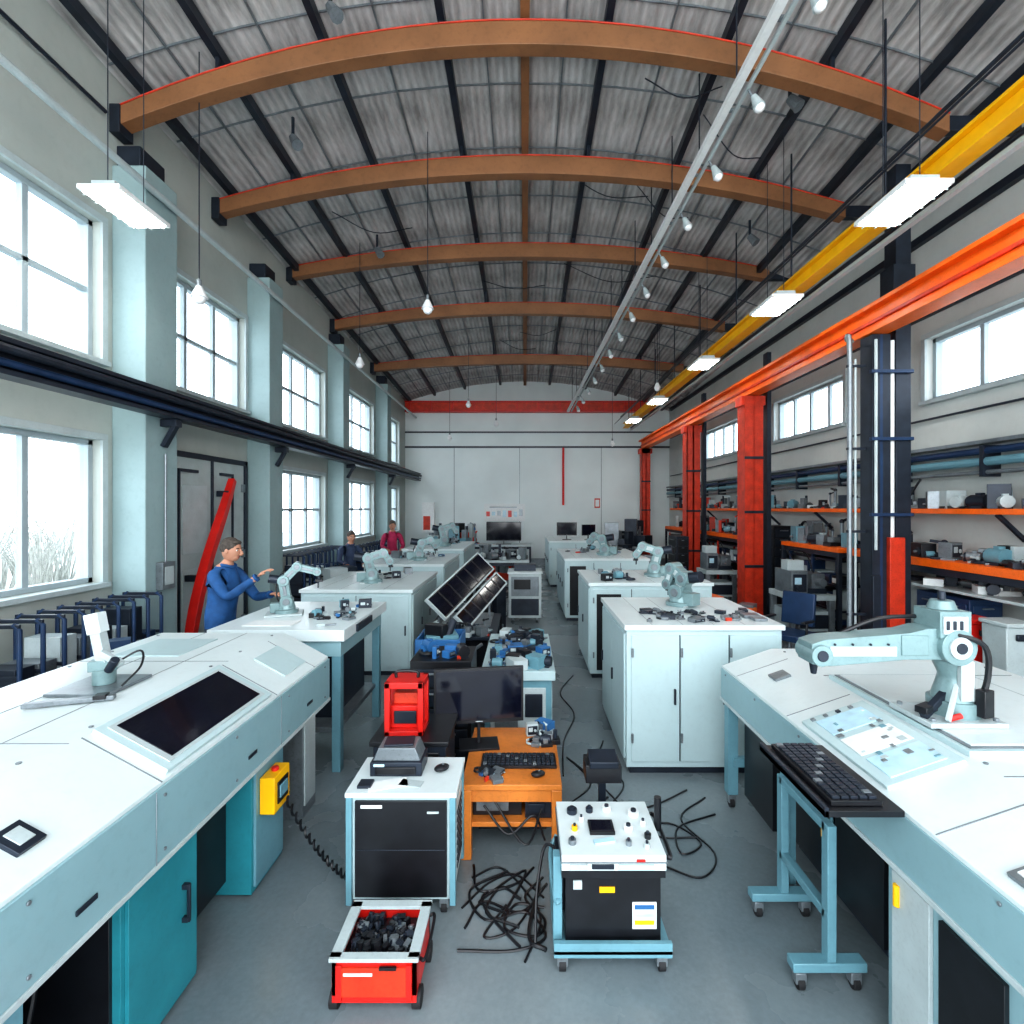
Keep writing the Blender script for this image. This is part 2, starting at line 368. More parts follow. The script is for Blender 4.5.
b.box(3.5,3.68,-1.5,18.3,4.94,4.97,yellow); b.box(3.56,3.62,-1.5,18.3,4.97,5.11,yellow); b.box(3.5,3.68,-1.5,18.3,5.11,5.14,yellow)
b.cyl((3.78,-1.5,4.96),(3.78,18.3,4.96),.025,dark,seg=8);b.cyl((3.2,-1.5,5.1),(3.2,18.3,5.1),.012,dark,seg=6);b.cyl((3.42,-1.5,5.35),(3.42,18.3,5.35),.02,dark,seg=6)
b.box(3.74,3.8,-1.5,18.3,4.86,4.9,lgrey)
for k in range(10):
    y=1.5+k*1.8; b.box(3.58,3.60,y-.01,y+.01,5.14,roofz(3.58,y)-.03,dark)
b.done(.004)
b=B('crane_rail_beam_orange')
b.box(4.1,4.34,-1.5,18.5,4.18,4.22,orange); b.box(4.2,4.25,-1.5,18.5,4.2,4.5,orange); b.box(4.1,4.34,-1.5,18.5,4.48,4.53,orange)
b.box(4.17,4.2,-1.5,18.5,4.32,4.36,redcol)
b.done(.004)
def icol(name,x,y,z1,w,m,m2):
    b=B(name); b.box(x-w/2,x+w/2,y-w/2,y-w/2+.03,0,z1,m); b.box(x-w/2,x+w/2,y+w/2-.03,y+w/2,0,z1,m); b.box(x-.02,x+.02,y-w/2,y+w/2,0,z1,m2)
    b.box(x-w/2,x-w/2+.03,y-w/2,y+w/2,0,z1,m)
    b.box(x-w/2-.06,x+w/2+.06,y-w/2-.06,y+w/2+.06,0,.03,m2)
    for sx in(-1,1):
        for sy in(-1,1): b.cyl((x+sx*(w/2+.03),y+sy*(w/2+.03),.03),(x+sx*(w/2+.03),y+sy*(w/2+.03),.06),.014,grey,seg=6)
    return b
for y,w in ((9.6,.34),(13,.34),(18.0,.3)):
    b=icol('crane_column_red',4.22,y,4.17,w,redcol,red)
    b.box(4.0,4.44,y-.15,y+.15,4.0,4.17,redcol)
    for z in(1.0,2.0,3.0): b.box(4.22-w/2-.01,4.22+w/2+.01,y-w/2-.02,y-w/2,z,z+.05,dark)
    b.done(.004)
    if w>.3:
        b=B('crane_column_post'); b.box(4.5,4.58,y-.08,y+.08,0,5.0,dark); b.box(4.46,4.62,y-.12,y+.12,0,.03,dark); b.box(4.46,4.62,y-.1,y+.1,4.5,4.7,dark); b.done(.004)
b=icol('steel_column_dark',4.24,6.2,4.17,.22,dark,navy)
b.box(4.42,4.60,6.1,6.3,0,6.2,dark); b.box(4.38,4.64,6.08,6.32,4.6,5.0,dark); b.cyl((4.38,6.12,0),(4.38,6.12,4.1),.03,pale,seg=10)
b.cyl((4.16,6.07,1.6),(4.16,6.07,4.1),.018,lgrey,seg=8)
b.box(4.30,4.48,6.03,6.09,0,1.75,redcol); b.box(4.11,4.2,6.04,6.09,.2,1.3,dark)
for z in(2,2.9,3.7): b.box(4.1,4.6,6.05,6.1,z,z+.04,navy)
b.done(.004)
b=B('vertical_conduit_pipe')
b.tube([(3.93,6.2,0.0),(3.93,6.2,2),(3.93,6.2,4.0),(3.93,6.25,4.15),(4.05,6.35,4.165)],.03,grey,8); b.cyl((4.0,6.2,0),(4.0,6.2,3.9),.014,lgrey,seg=8)
for z in(.8,1.8,2.8,3.8): b.box(3.9,4.12,6.18,6.22,z,z+.03,dark)
b.done(0)
b=B('trim_back_red_beam'); b.box(-4.35,4.7,YB-.25,YB-.05,5.62,5.92,redcol); b.box(-4.35,4.7,YB-.3,YB,5.58,5.63,red); b.box(-4.35,4.7,YB-.3,YB,5.92,5.97,red)
for k in range(12): b.box(-4.2+k*.78,-4.16+k*.78,YB-.28,YB-.05,5.62,5.92,red)
b.done(.004)
b=B('trim_back_rails')
b.box(XL,XR,YB-.06,YB,4.3,4.36,dark); b.box(XL,XR,YB-.05,YB,4.85,4.9,dark)
b.cyl((1.4,YB-.06,2.2),(1.4,YB-.06,4.3),.04,red,seg=8); b.box(XL,XR,YB-.04,YB,0,.25,grey)
for x in (-2.6,-.2,2.8): b.box(x-.01,x+.01,YB-.01,YB,0,4.3,grey)
b.done(0)
b=B('wall_poster'); b.box(-1.5,0,YB-.03,YB,1.62,2.25,pale)
for k in range(7):
    x=-1.42+k*.2; b.box(x,x+.13,YB-.035,YB-.03,1.76+R.random()*.1,1.95+R.random()*.12,(red,ltblue,grey,ltblue)[k%4])
b.box(-1.3,-.3,YB-.035,YB-.03,2.1,2.15,grey)
b.done(.003)
b=B('wall_sign'); b.box(2.55,2.75,YB-.03,YB,2.1,2.45,redcol); b.box(2.58,2.72,YB-.035,YB-.03,2.15,2.4,pale); b.done(0)
b=B('fire_extinguisher_cabinet'); b.box(-3.75,-3.3,YB-.18,YB,1.2,2.3,pale); b.box(-3.7,-3.45,YB-.19,YB-.18,1.3,1.8,redcol); b.done(.004)
b=B('wall_shelf_orange')
b.box(4.95,5.3,4.0,11.0,2.03,2.09,orange); b.box(4.95,5.3,11.4,17.5,2.03,2.09,orange)
for y in (4.2,5.4,7.0,8.8,10.6,12,14,16): b.beam((5.28,y,1.75),(4.98,y,2.03),.04,.04,dark)
b.done(.003)
b=B('wall_pipe_run')
for z,r,m in((2.62,.05,tealgrey),(2.74,.04,navy),(2.5,.025,grey)): b.cyl((5.15,-1.5,z),(5.15,18.5,z),r,m,seg=10)
b.box(5.1,5.3,-1.5,18.5,2.82,2.86,grey)
for k in range(14): b.box(5.1,5.3,.5+k*1.3,.55+k*1.3,2.45,2.8,dark)
b.cyl((5.25,-1.5,3.25),(5.25,18.5,3.25),.015,dark,seg=6); b.box(5.24,5.3,-1.5,18.5,4.6,4.68,dark); b.box(5.22,5.3,-1.5,18.5,5.6,5.7,dark)
b.done(0)
def clutter(name,x0,x1,y0,y1,z,n,mats,smin=.03,smax=.12,hmax=.12,seed=1):
    r=random.Random(seed); b=B(name)
    for k in range(n):
        x=r.uniform(x0,x1);y=r.uniform(y0,y1);s=r.uniform(smin,smax);h=r.uniform(.02,hmax);m=r.choice(mats);q=r.random();a=r.uniform(0,3.1)
        b.T=Matrix.Translation((x,y,z))@Matrix.Rotation(a,4,'Z')
        if q<.28:
            d=s*r.uniform(.5,1.1); b.box(-s/2,s/2,-d/2,d/2,.0,h,m); b.box(-s*.42,s*.42,-d/2-.004,-d/2,h*.15,h*.85,dark); b.box(-s*.35,0,-d/2-.007,-d/2-.003,h*.4,h*.75,r.choice([ltblue,grey,lgrey])); b.cyl((s*.2,-d/2-.004,h*.5),(s*.2,-d/2-.015,h*.5),min(h,s)*.12,lgrey,seg=8)
        elif q<.48:
            rr_=min(s*.3,hmax*.5); b.cyl((-s*.4,0,rr_+.01),(s*.3,0,rr_+.01),rr_,m,seg=14); b.cyl((s*.3,0,rr_+.01),(s*.42,0,rr_+.01),rr_*.8,dark,seg=14); b.cyl((s*.42,0,rr_+.01),(s*.6,0,rr_+.01),rr_*.25,grey,seg=8); b.box(-s*.3,s*.2,-rr_*.8,rr_*.8,0,rr_*.4,dark); b.box(-s*.2,s*.05,-rr_*.4,rr_*.4,rr_*1.8,rr_*2.4,m)
        elif q<.62:
            b.box(-s*.5,s*.5,-s*.3,s*.3,0,h*.35,m); b.box(-s*.3,s*.1,-s*.22,s*.22,h*.35,h*.8,grey); b.cyl((s*.25,0,h*.35),(s*.25,0,h),s*.12,dark,seg=10)
        elif q<.76:
            b.ring((0,0,.01),s*.45,max(.004,s*.05),r.choice([black,dark,m]),'z',3,14,5)
        elif q<.9:
            b.box(-s*.6,s*.6,-s*.07,s*.07,0,.015,grey); b.box(-s*.6,-s*.1,-s*.1,s*.1,0,.025,r.choice([m,black,redcol]))
        else:
            b.box(-s*.4,s*.4,-s*.35,s*.35,0,.02,m); b.cyl((0,0,.02),(0,0,h),s*.1,grey,seg=10); b.beam((0,0,h),(s*.5,0,h*1.1),s*.12,s*.12,m); b.sph((0,0,h),s*.14,m,seg=10)
    return b.done(.002)
mix=[grey,lgrey,dark,black,tealgrey,blue,grey,dark]
DK=[grey,dark,lgrey,black,tealgrey,dark]
clutter('shelf_tools',5.05,5.17,4.2,10.8,2.09,95,DK,.1,.26,.32,3)
clutter('shelf_tools',5.05,5.17,11.6,17.2,2.09,70,DK+[redcol],.12,.28,.36,4)
def bench(name,x0,x1,y0,y1,z,topm,legm,th=.06,shelf=True):
    b=B(name); b.box(x0,x1,y0,y1,z-th,z,topm)
    for x in(x0+.03,x1-.03):
        for y in(y0+.03,y1-.03): b.box(x-.03,x+.03,y-.03,y+.03,0,z-th,legm)
    if shelf: b.box(x0+.03,x1-.03,y0+.03,y1-.03,.18,.21,legm)
    b.box(x0+.03,x1-.03,y0+.02,y0+.05,z-th-.08,z-th,legm);b.box(x0+.02,x0+.05,y0+.03,y1-.03,z-th-.08,z-th,legm);b.box(x1-.05,x1-.02,y0+.03,y1-.03,z-th-.08,z-th,legm)
    return b
b=bench('wall_workbench',4.72,5.25,3.6,7.4,1.5,orange,dark,.09,False); b.box(4.77,5.2,3.7,7.3,1.15,1.18,lgrey); b.done()
clutter('bench_parts',4.85,5.12,3.8,7.2,1.5,80,DK,.1,.28,.26,5)
clutter('bench_parts',4.88,5.1,3.9,7.2,1.18,36,[pale,lgrey,dark,grey],.12,.28,.18,15)
b=bench('wall_workbench',4.65,5.25,7.6,9.3,1.5,orange,dark,.07,False); b.done()
clutter('bench_parts',4.8,5.12,7.7,9.2,1.5,34,DK,.12,.3,.4,35)
b=bench('wall_workbench',4.65,5.25,10.9,17,1.5,orange,dark,.09,False); b.done()
clutter('bench_parts',4.8,5.12,11,16.8,1.5,75,DK+[redcol],.1,.32,.4,6)
b=B('hanging_hoses')
for y,z,m in((4.6,1.85,black),(7.5,1.8,dark),(9.6,1.75,black),(11.2,2.0,blue)): b.ring((5.24,y,z-.05),.14,.014,m,'x',3,16,6)
b.tube([(5.1,6.6,2.47),(5.0,6.9,2.0),(4.98,7.3,1.8),(5.1,7.5,2.4)],.015,black,6)
b.done(0)
def drawers(name,x0,x1,y0,y1,z1,n,m,fm,face='x'):
    b=B(name); b.box(x0,x1,y0,y1,.04,z1,m); b.box(x0+.03,x1-.03,y0+.03,y1-.03,0,.04,black)
    for k in range(n):
        za=.08+(z1-.12)*k/n; zb=.08+(z1-.12)*(k+1)/n-.02
        if face=='x': b.box(x0-.015,x0,y0+.03,y1-.03,za,zb,fm); b.box(x0-.035,x0-.015,y0+.12,y1-.12,zb-.04,zb-.025,grey)
        b.box(x0+.03,x1-.03,y0-.015,y0,za,zb,fm); b.box(x0+.12,x1-.12,y0-.035,y0-.015,zb-.04,zb-.025,grey)
    return b.done()
drawers('tool_drawer_cabinet',4.82,5.18,5.55,6.3,1.1,6,navy,navy)
drawers('tool_drawer_cabinet',4.8,5.2,9.9,10.7,1.75,9,black,dark)
drawers('tool_drawer_cabinet',3.7,4.0,12.5,13.2,1.4,7,dark,black)
def bin_(name,x,y,z1,m):
    b=B(name); b.prismY([(x-.12,0),(x+.12,0),(x+.14,z1),(x-.14,z1)],y-.13,y+.13,m); b.box(x-.155,x+.155,y-.15,y+.15,z1,z1+.04,m); b.box(x-.06,x+.06,y-.16,y-.13,z1-.12,z1-.06,dark); b.done(.01)
bin_('waste_bin_red',4.55,5.2,.95,red); bin_('waste_bin_white',4.55,4.82,1.0,lgrey)
def millmachine(name,x0,x1,y0,y1,seed=1):
    b=B(name)
    b.box(x0,x1,y0,y1,.72,.8,lgrey)
    for x in(x0+.05,x1-.05):
        for y in(y0+.05,y1-.05): b.box(x-.04,x+.04,y-.04,y+.04,0,.72,grey)
    b.box(x0+.05,x1-.05,y0+.05,y1-.05,.25,.55,lgrey); b.box(x0+.1,x1-.1,y0+.02,y0+.05,.3,.5,dark)
    w=x1-x0
    b.box(x0+.05,x0+w*.45,y0+.1,y1-.1,.8,1.15,grey); b.cyl((x0+w*.45,(y0+y1)/2,.98),(x0+w*.6,(y0+y1)/2,.98),.1,grey)
    b.box(x0+.08,x0+w*.42,y0+.09,y0+.1,.84,1.1,dark); b.box(x0+.1,x0+w*.3,y0+.08,y0+.09,.95,1.05,ltblue)
    b.box(x0+w*.3,x1-.05,y0+.15,y1-.2,.8,.88,dark); b.box(x1-.28,x1-.08,y0+.15,y1-.15,.88,1.1,grey)
    b.cyl((x0+.15,y0+.08,.9),(x0+.15,y0+.02,.9),.05,dark); b.box(x0+.05,x0+.3,y0+.2,y0+.4,1.15,1.3,lgrey)
    b.cyl((x1-.18,y0+.15,.98),(x1-.18,y0+.02,.98),.06,grey)
    b.tube([(x0+.2,y0+.3,1.3),(x0+.1,y0+.3,1.45),(x0+.4,y0+.35,1.4),(x0+.5,y0+.3,1.1)],.012,black,6); return b.done()
millmachine('bench_lathe',3.95,4.62,7.6,8.3)
millmachine('bench_lathe',3.75,4.4,10.6,11.2)
def chair(x,y,rot):
    b=B('office_chair'); b.T=Matrix.Translation((x,y,0))@Matrix.Rotation(rot,4,'Z')
    for k in range(5):
        a=2*math.pi*k/5; p=(math.cos(a)*.28,math.sin(a)*.28); b.beam((0,0,.1),(p[0],p[1],.08),.04,.03,black)
        b.sph((p[0],p[1],.03),.03,rubber,seg=10)
    b.cyl((0,0,.08),(0,0,.43),.025,grey); b.boxr((0,0,.47),(.46,.46,.08),navy); b.boxr((.24,0,.78),(.06,.42,.42),navy,ry=.12); b.beam((.2,0,.44),(.26,0,.7),.06,.03,black)
    for s in(-1,1): b.beam((-.05,s*.25,.45),(-.05,s*.25,.66),.03,.03,black); b.boxr((-.02,s*.25,.67),(.26,.06,.03),black)
    b.done(.012)
chair(3.4,6.6,.6); chair(3.1,9.4,2.4)
clutter('floor_parts_pile',2.8,3.5,7.6,8.6,0,22,[orange,dark,grey,black,dark],.15,.4,.7,9)
def openrack(name,x0,x1,y0,y1,z1,levels,seed,mats):
    b=B(name); r=random.Random(seed)
    for x in(x0,x1):
        for y in(y0,(y0+y1)/2,y1): b.box(x-.02,x+.02,y-.02,y+.02,0,z1,redcol if seed%2 else navy)
    for k in range(levels):
        z=.12+(z1-.2)*k/(levels-1); b.box(x0,x1,y0,y1,z,z+.03,dark)
        if k<levels-1:
            y=y0+.05; gap=(z1-.2)/(levels-1)-.06
            while y<y1-.2:
                w=r.uniform(.12,.3); h=r.uniform(.3,.95)*gap
                m=r.choice(mats); b.box(x0+.04,x1-.06,y,y+w,z+.03,z+.03+h,m); b.box(x0+.035,x0+.04,y+.02,y+w-.02,z+.05,z+.03+h*.7,r.choice([dark,lgrey,pale])); y+=w+r.uniform(.01,.08)
    return b.done(.003)
openrack('storage_shelf_unit',4.75,5.15,11.2,14.0,1.3,4,3,[dark,grey,navy,black,lgrey])
openrack('storage_shelf_unit',4.75,5.15,14.3,16.8,1.3,4,5,[dark,grey,navy,black,lgrey])
openrack('storage_shelf_unit',4.75,5.15,7.75,9.15,1.35,4,4,[dark,grey,navy,black,lgrey])

# ---------------------------------------------------------------- machines
def frameM(ux,uy,uz,c):
    m=Matrix((Vector(ux).normalized(),Vector(uy).normalized(),Vector(uz).normalized())).transposed().to_4x4(); m.translation=c; return m
b=B('control_console_machine')
P=[(-2.62,.72),(-2.62,1.2),(-1.73,1.2),(-1.42,1.03),(-1.42,.73)]
b.prismY(P,.9,3.69,white)
b.box(-1.425,-1.408,.9,3.69,.735,1.015,fascia)
b.box(-1.412,-1.402,.9,3.69,.715,.735,lgrey)
ux=(.31,0,-.17);uz=(.17,0,.31)
sl=lambda t,y,o=0:Vector((-1.73+.31*t+.48*o,y,1.2-.17*t+.877*o))
b.boxm(frameM(ux,(0,1,0),uz,sl(.48,2.46,.004)),(.34,.84,.035),white2)
b.boxm(frameM(ux,(0,1,0),uz,sl(.48,2.46,.018)),(.29,.76,.014),lgrey)
b.boxm(frameM(ux,(0,1,0),uz,sl(.48,2.46,.022)),(.26,.70,.012),screen)
b.boxm(frameM(ux,(0,1,0),uz,sl(.62,1.55,.004)),(.10,.09,.02),dark)
b.boxm(frameM(ux,(0,1,0),uz,sl(.62,1.55,.016)),(.06,.05,.004),lgrey)
b.boxm(frameM(ux,(0,1,0),uz,sl(.5,3.3,.003)),(.22,.3,.008),white2)
for y in (1.35,2.0,2.93,3.45): b.boxm(frameM(ux,(0,1,0),uz,sl(.5,y,.0)),(.36,.006,.004),grey)
for y in (1.95,3.0): b.box(-2.61,-1.74,y,y+.006,1.199,1.202,grey)
b.box(-2.0,-1.996,.9,3.68,1.199,1.202,grey); b.box(-2.3,-2.296,.9,3.68,1.199,1.202,grey)
b.box(-2.5,-2.1,3.1,3.5,1.2,1.206,white2)
for y in(1.1,1.4,1.8,2.1,2.9,3.2,3.6):
    for x in(-2.58,-1.78): b.cyl((x,y,1.2),(x,y,1.206),.009,grey,seg=8)
for y in(1.0,1.45,2.0,2.5,3.05,3.6): b.cyl((-1.408,y,.98),(-1.402,y,.98),.007,grey,seg=8); b.cyl((-1.408,y,.77),(-1.402,y,.77),.007,grey,seg=8)
for y in (1.6,2.6,3.3): b.box(-1.405,-1.4,y,y+.08,.82,.838,dark)
b.box(-1.406,-1.403,1.95,1.954,.735,1.015,grey); b.box(-1.406,-1.403,2.95,2.954,.735,1.015,grey)
b.box(-2.3,-1.47,1.86,2.29,.02,.72,teal); b.box(-1.47,-1.455,1.88,2.27,.05,.68,teal); b.beam((-1.43,2.18,.34),(-1.43,2.18,.5),.012,.012,dark)
b.box(-2.28,-1.50,1.845,1.862,.06,.70,black)
b.box(-1.46,-1.43,2.17,2.19,.34,.36,dark); b.box(-1.46,-1.43,2.17,2.19,.48,.5,dark)
b.box(-2.3,-1.47,2.75,3.1,.02,.72,teal); b.box(-1.47,-1.455,2.77,3.08,.05,.68,tealgrey)
b.box(-2.5,-1.47,1.0,1.5,.02,.72,tealgrey)
b.box(-2.5,-1.5,3.45,3.66,.0,.72,grey); b.box(-1.5,-1.49,3.47,3.64,.08,.68,lgrey)
b.box(-2.6,-2.4,.9,3.6,.0,.72,black); b.box(-2.4,-1.8,1.5,2.75,.1,.13,dark)
b.box(-2.35,-1.6,2.3,2.74,.1,.6,black); b.box(-2.35,-1.7,3.12,3.44,.1,.66,black)
rr=random.Random(31)
for k in range(9):
    x=rr.uniform(-2.2,-1.6); b.tube([(x,1.7,.5),(x+rr.uniform(-.1,.1),1.66,.3),(x+rr.uniform(-.2,.2),1.68,.15),(x+rr.uniform(-.1,.1),1.75,.02)],.01,rr.choice([black,grey,dark,blue]),6)
b.done(.008)
b=B('yellow_teach_pendant'); b.box(-1.452,-1.37,2.80,2.98,.42,.62,yellow); b.box(-1.37,-1.362,2.83,2.95,.46,.58,black); b.box(-1.362,-1.355,2.84,2.93,.49,.56,tealgrey); b.cyl((-1.41,2.89,.62),(-1.41,2.89,.64),.02,red); b.done(.012)
b=B('coiled_cable'); pts=[]
for k in range(130):
    t=k/129; base=Vector((-1.35+.5*t,2.9-.1*t,.42*(1-t)**2+.035)) ; a=k*.9
    pts.append(base+Vector((0,math.cos(a)*.016,math.sin(a)*.016)))
b.tube(pts,.007,black,5,True,2); b.done(0)

def robot(name,x,y,z,ang,s,pts,r0=.06,m=robotm,tool=True,plate=True):
    b=B(name); b.T=Matrix.Translation((x,y,z))@Matrix.Rotation(ang,4,'Z')@Matrix.Scale(s,4)
    if plate: b.box(-.2,.16,-.14,.14,0,.02,lgrey)
    b.cyl((0,0,.0),(0,0,.06),r0*1.8,m,seg=20); b.cyl((0,0,.06),(0,0,pts[0][1]),r0*1.4,m,r2=r0*1.1,seg=20)
    b.box(-r0*2.4,-r0*.8,-r0*.8,r0*.8,.03,.03+r0*1.5,m)
    for k in range(len(pts)):
        u,w=pts[k]; r=r0*(1-.11*k)
        b.cyl((u,-r*1.2,w),(u,r*1.2,w),r,m,seg=18); b.cyl((u,-r*1.3,w),(u,r*1.3,w),r*.55,grey,seg=14)
        if k: 
            u0,w0=pts[k-1]; b.beam((u0,0,w0),(u,0,w),r*1.7,r*1.7,m)
            b.beam((u0,r*.85,w0),(u,r*.85,w),r*.4,r*.8,lgrey); b.beam((u0,-r*.86,w0),(u,-r*.86,w),r*.2,r*.6,grey)
    u,w=pts[1]; b.cyl((u-.0,0,w),(u-r0*2.2,0,w+r0*.4),r0*.7,dark,seg=12)
    if tool:
        u,w=pts[-1]; b.cyl((u,0,w),(u+.02,0,w-.09),r0*.35,dark); b.box(u-.02,u+.06,-.03,.03,w-.11,w-.085,black)
        b.boxr((u+.01,-.025,w-.14),(.015,.012,.07),dark); b.boxr((u+.01,.025,w-.14),(.015,.012,.07),dark)
    b.tube([(-.05,.06,.1),(-.1,.05,pts[0][1]+.05),(pts[1][0]-.03,.05,pts[1][1]+.06),(pts[-1][0],.03,pts[-1][1]+.03)],.009,black,6)
    return b.done(.004)
pose1=[(0,.16),(-.06,.42),(.2,.5),(.3,.36)]
pose2=[(0,.14),(.06,.36),(.24,.42),(.34,.3)]
b=B('probe_fixture')
b.box(-2.28,-1.98,2.42,2.72,1.203,1.218,grey); b.cyl((-2.12,2.58,1.218),(-2.12,2.58,1.29),.05,robotm,seg=18); b.boxr((-2.12,2.58,1.31),(.12,.06,.05),robotm,rz=.4)
b.boxr((-2.14,2.58,1.42),(.05,.05,.2),lgrey,ry=-.2); b.boxr((-2.16,2.58,1.52),(.07,.06,.1),white,ry=-.2); b.boxr((-2.06,2.55,1.35),(.12,.03,.03),lgrey,ry=.5); b.cyl((-2.05,2.52,1.3),(-2.0,2.5,1.36),.02,dark)
b.boxr((-2.08,2.34,1.205+.012),(.34,.035,.02),grey,rz=.35); b.boxr((-1.97,2.38,1.225),(.05,.05,.02),black,rz=.35); b.tube([(-2.1,2.6,1.3),(-2.0,2.66,1.36),(-1.95,2.6,1.3),(-1.97,2.5,1.23)],.006,black,6)
b.done(.004)
b=B('white_work_table')
b.box(-2.5,-1.42,4.02,5.25,1.05,1.14,white); b.box(-2.46,-1.46,4.06,5.2,.92,1.05,fascia)
for x in(-2.42,-1.5):
    for y in(4.1,5.17): b.box(x-.035,x+.035,y-.035,y+.035,.0,.92,tealgrey)
b.box(-2.42,-1.5,4.1,5.17,.3,.34,grey); b.box(-2.35,-1.6,4.3,5.1,.34,.9,dark)
b.box(-1.42,-1.40,4.3,4.7,1.06,1.12,dark); b.box(-2.3,-1.9,4.15,4.35,1.14,1.146,pale)
b.done(.006)
robot('robot_arm',-2.15,4.62,1.141,.35,.85,[(0,.14),(-.03,.36),(.1,.5),(.3,.44)],.065)
clutter('table_tools',-1.85,-1.5,4.15,5.1,1.141,24,mix,.04,.13,.08,33)
def enclosure(name,x0,x1,y0,y1,z0,z1,ndoor,side,openleft=False,legs=False):
    b=B(name); b.box(x0,x1,y0,y1,z0,z1-.04,white2); b.box(x0-.02,x1+.02,y0-.02,y1+.02,z1-.04,z1,white)
    b.box(x0+.03,x1-.03,y0+.03,y1-.03,.0,z0,dark)
    w=(x1-x0)
    for k in range(ndoor):
        a=x0+.03+(w-.06)*k/ndoor;c=x0+.03+(w-.06)*(k+1)/ndoor
        b.box(a+.006,c-.006,y0-.014,y0,z0+.05,z1-.08,white2)
        b.box(c-.05,c-.035,y0-.035,y0-.014,(z0+z1)/2-.06,(z0+z1)/2+.06,dark)
        for zz in(z0+.2,z1-.25): b.cyl((a+.012,y0-.02,zz),(a+.012,y0-.02,zz+.07),.01,grey,seg=8)
        if k: b.box(a-.004,a+.004,y0-.006,y0-.001,z0+.05,z1-.08,dark)
    xs=x0 if side<0 else x1
    n=max(1,round((y1-y0)/.6))
    for k in range(n):
        a=y0+.04+(y1-y0-.08)*k/n;c=y0+.04+(y1-y0-.08)*(k+1)/n
        b.box(min(xs,xs+side*.014),max(xs,xs+side*.014),a+.006,c-.006,z0+.05,z1-.08,white2)
        b.box(min(xs,xs+side*.03),max(xs,xs+side*.03),c-.06,c-.045,(z0+z1)/2-.05,(z0+z1)/2+.05,dark)
    if openleft:
        b.box(x0+.08,x0+.38,y0-.02,y0-.012,z0+.05,z1-.14,black); b.box(x0+.5,x1-.1,y0-.02,y0-.012,z0+.15,z1-.2,fascia)
    for k in range(4): b.box(x0+.2+w*.2*k,x0+.2+w*.2*k+.004,y0,y1,z1-.001,z1+.001,grey)
    for xx in(x0+.07,x1-.07):
        for yy in(y0+.07,y1-.07): b.cyl((xx,yy,0),(xx,yy,.05),.03,black,seg=10)
    return b.done(.005)
enclosure('machine_enclosure',.8,2.02,4.03,5.25,.06,1.18,3,-1)
enclosure('machine_enclosure',.8,2.3,6.3,7.6,.06,1.18,3,-1,True)
enclosure('machine_enclosure',.75,2.3,9.5,11.8,.06,1.16,3,-1,True)
enclosure('machine_enclosure',.65,2.05,13.6,16.2,.06,1.22,2,-1)
enclosure('machine_enclosure',-2.8,-1.42,6.4,8.2,.06,1.08,2,1)
enclosure('machine_enclosure',-2.8,-1.42,8.9,11,.06,1.12,2,1)
enclosure('machine_enclosure',-2.8,-1.42,11.7,14.4,.06,1.16,2,1)
robot('robot_arm',1.47,4.85,1.181,2.2,.62,[(0,.2),(-.1,.42),(.12,.55),(.2,.3)],.12)
robot('robot_arm',1.75,6.9,1.181,2.8,.8,pose1,.1); robot('robot_arm',1.6,10.2,1.161,2.8,.9,pose2,.11)
robot('robot_arm',-2.1,7.0,1.081,.3,.8,pose1,.1); robot('robot_arm',-2.0,9.6,1.121,.3,.9,pose2,.1); robot('robot_arm',-2.0,12.6,1.161,.3,1.0,pose1,.1)
clutter('tools_on_enclosure',1.0,1.95,4.12,4.55,1.181,34,[dark,black,grey,dark,grey],.05,.14,.035,40)
clutter('tools_on_enclosure',1.0,1.35,6.45,7.4,1.181,18,mix,.05,.16,.1,41)
clutter('tools_on_enclosure',-2.6,-1.6,7.35,8.0,1.081,14,mix,.05,.18,.1,42)
clutter('tools_on_enclosure',-2.6,-1.6,10.0,10.8,1.121,18,mix,.05,.22,.16,43)
clutter('tools_on_enclosure',-2.6,-1.6,13.1,14.2,1.161,18,mix,.1,.26,.2,44)
clutter('tools_on_enclosure',.9,2.1,10.7,11.6,1.161,18,mix,.05,.2,.16,45)
def monitor(name,x,y,z,w,h,rz,tilt=0,stand=.12):
    b=B(name); b.T=Matrix.Translation((x,y,z))@Matrix.Rotation(rz,4,'Z')
    b.boxr((0,0,.008),(.24*w/.55,.18,.016),black); b.beam((0,.03,.01),(0,.03,stand+h*.5),.05,.02,black)
    b.boxr((0,0,stand+h/2),(w,.03,h),black,rx=tilt); b.boxr((0,-.017,stand+h/2+.005),(w-.03,.004,h-.04),screen,rx=tilt)
    b.boxr((.0,-.018,stand+.012),(.05,.004,.006),lgrey); return b.done(.004)
monitor('computer_monitor',1.15,14.1,1.222,.55,.36,0); monitor('computer_monitor',1.75,14.1,1.222,.4,.3,.3)
b=B('robot_console_machine')
b.prismY([(1.4,.75),(1.4,.98),(1.75,1.1),(2.95,1.1),(2.95,.75)],.9,3.64,white)
b.box(1.392,1.402,.9,3.64,.76,.965,fascia); b.box(1.385,1.395,.9,3.64,.74,.76,lgrey)
ux=(.35,0,.12);uz=(-.12,0,.35); sr=lambda t,y,o=0:Vector((1.4+.35*t-.324*o,y,.98+.12*t+.946*o))
b.boxm(frameM(ux,(0,-1,0),uz,sr(.52,2.32,.008)),(.33,.62,.02),white2)
for yy,ml in((2.5,ltblue),(2.3,pale),(2.12,ltblue)): b.boxm(frameM(ux,(0,-1,0),uz,sr(.52,yy,.02)),(.24,.15,.006),ml)
rr=random.Random(2)
for k in range(22):
    b.boxm(frameM(ux,(0,-1,0),uz,sr(rr.uniform(.22,.82),rr.uniform(2.06,2.56),.025)),(rr.uniform(.01,.03),rr.uniform(.01,.04),.003),rr.choice([lgrey,pale,tealgrey,lgrey,grey]))
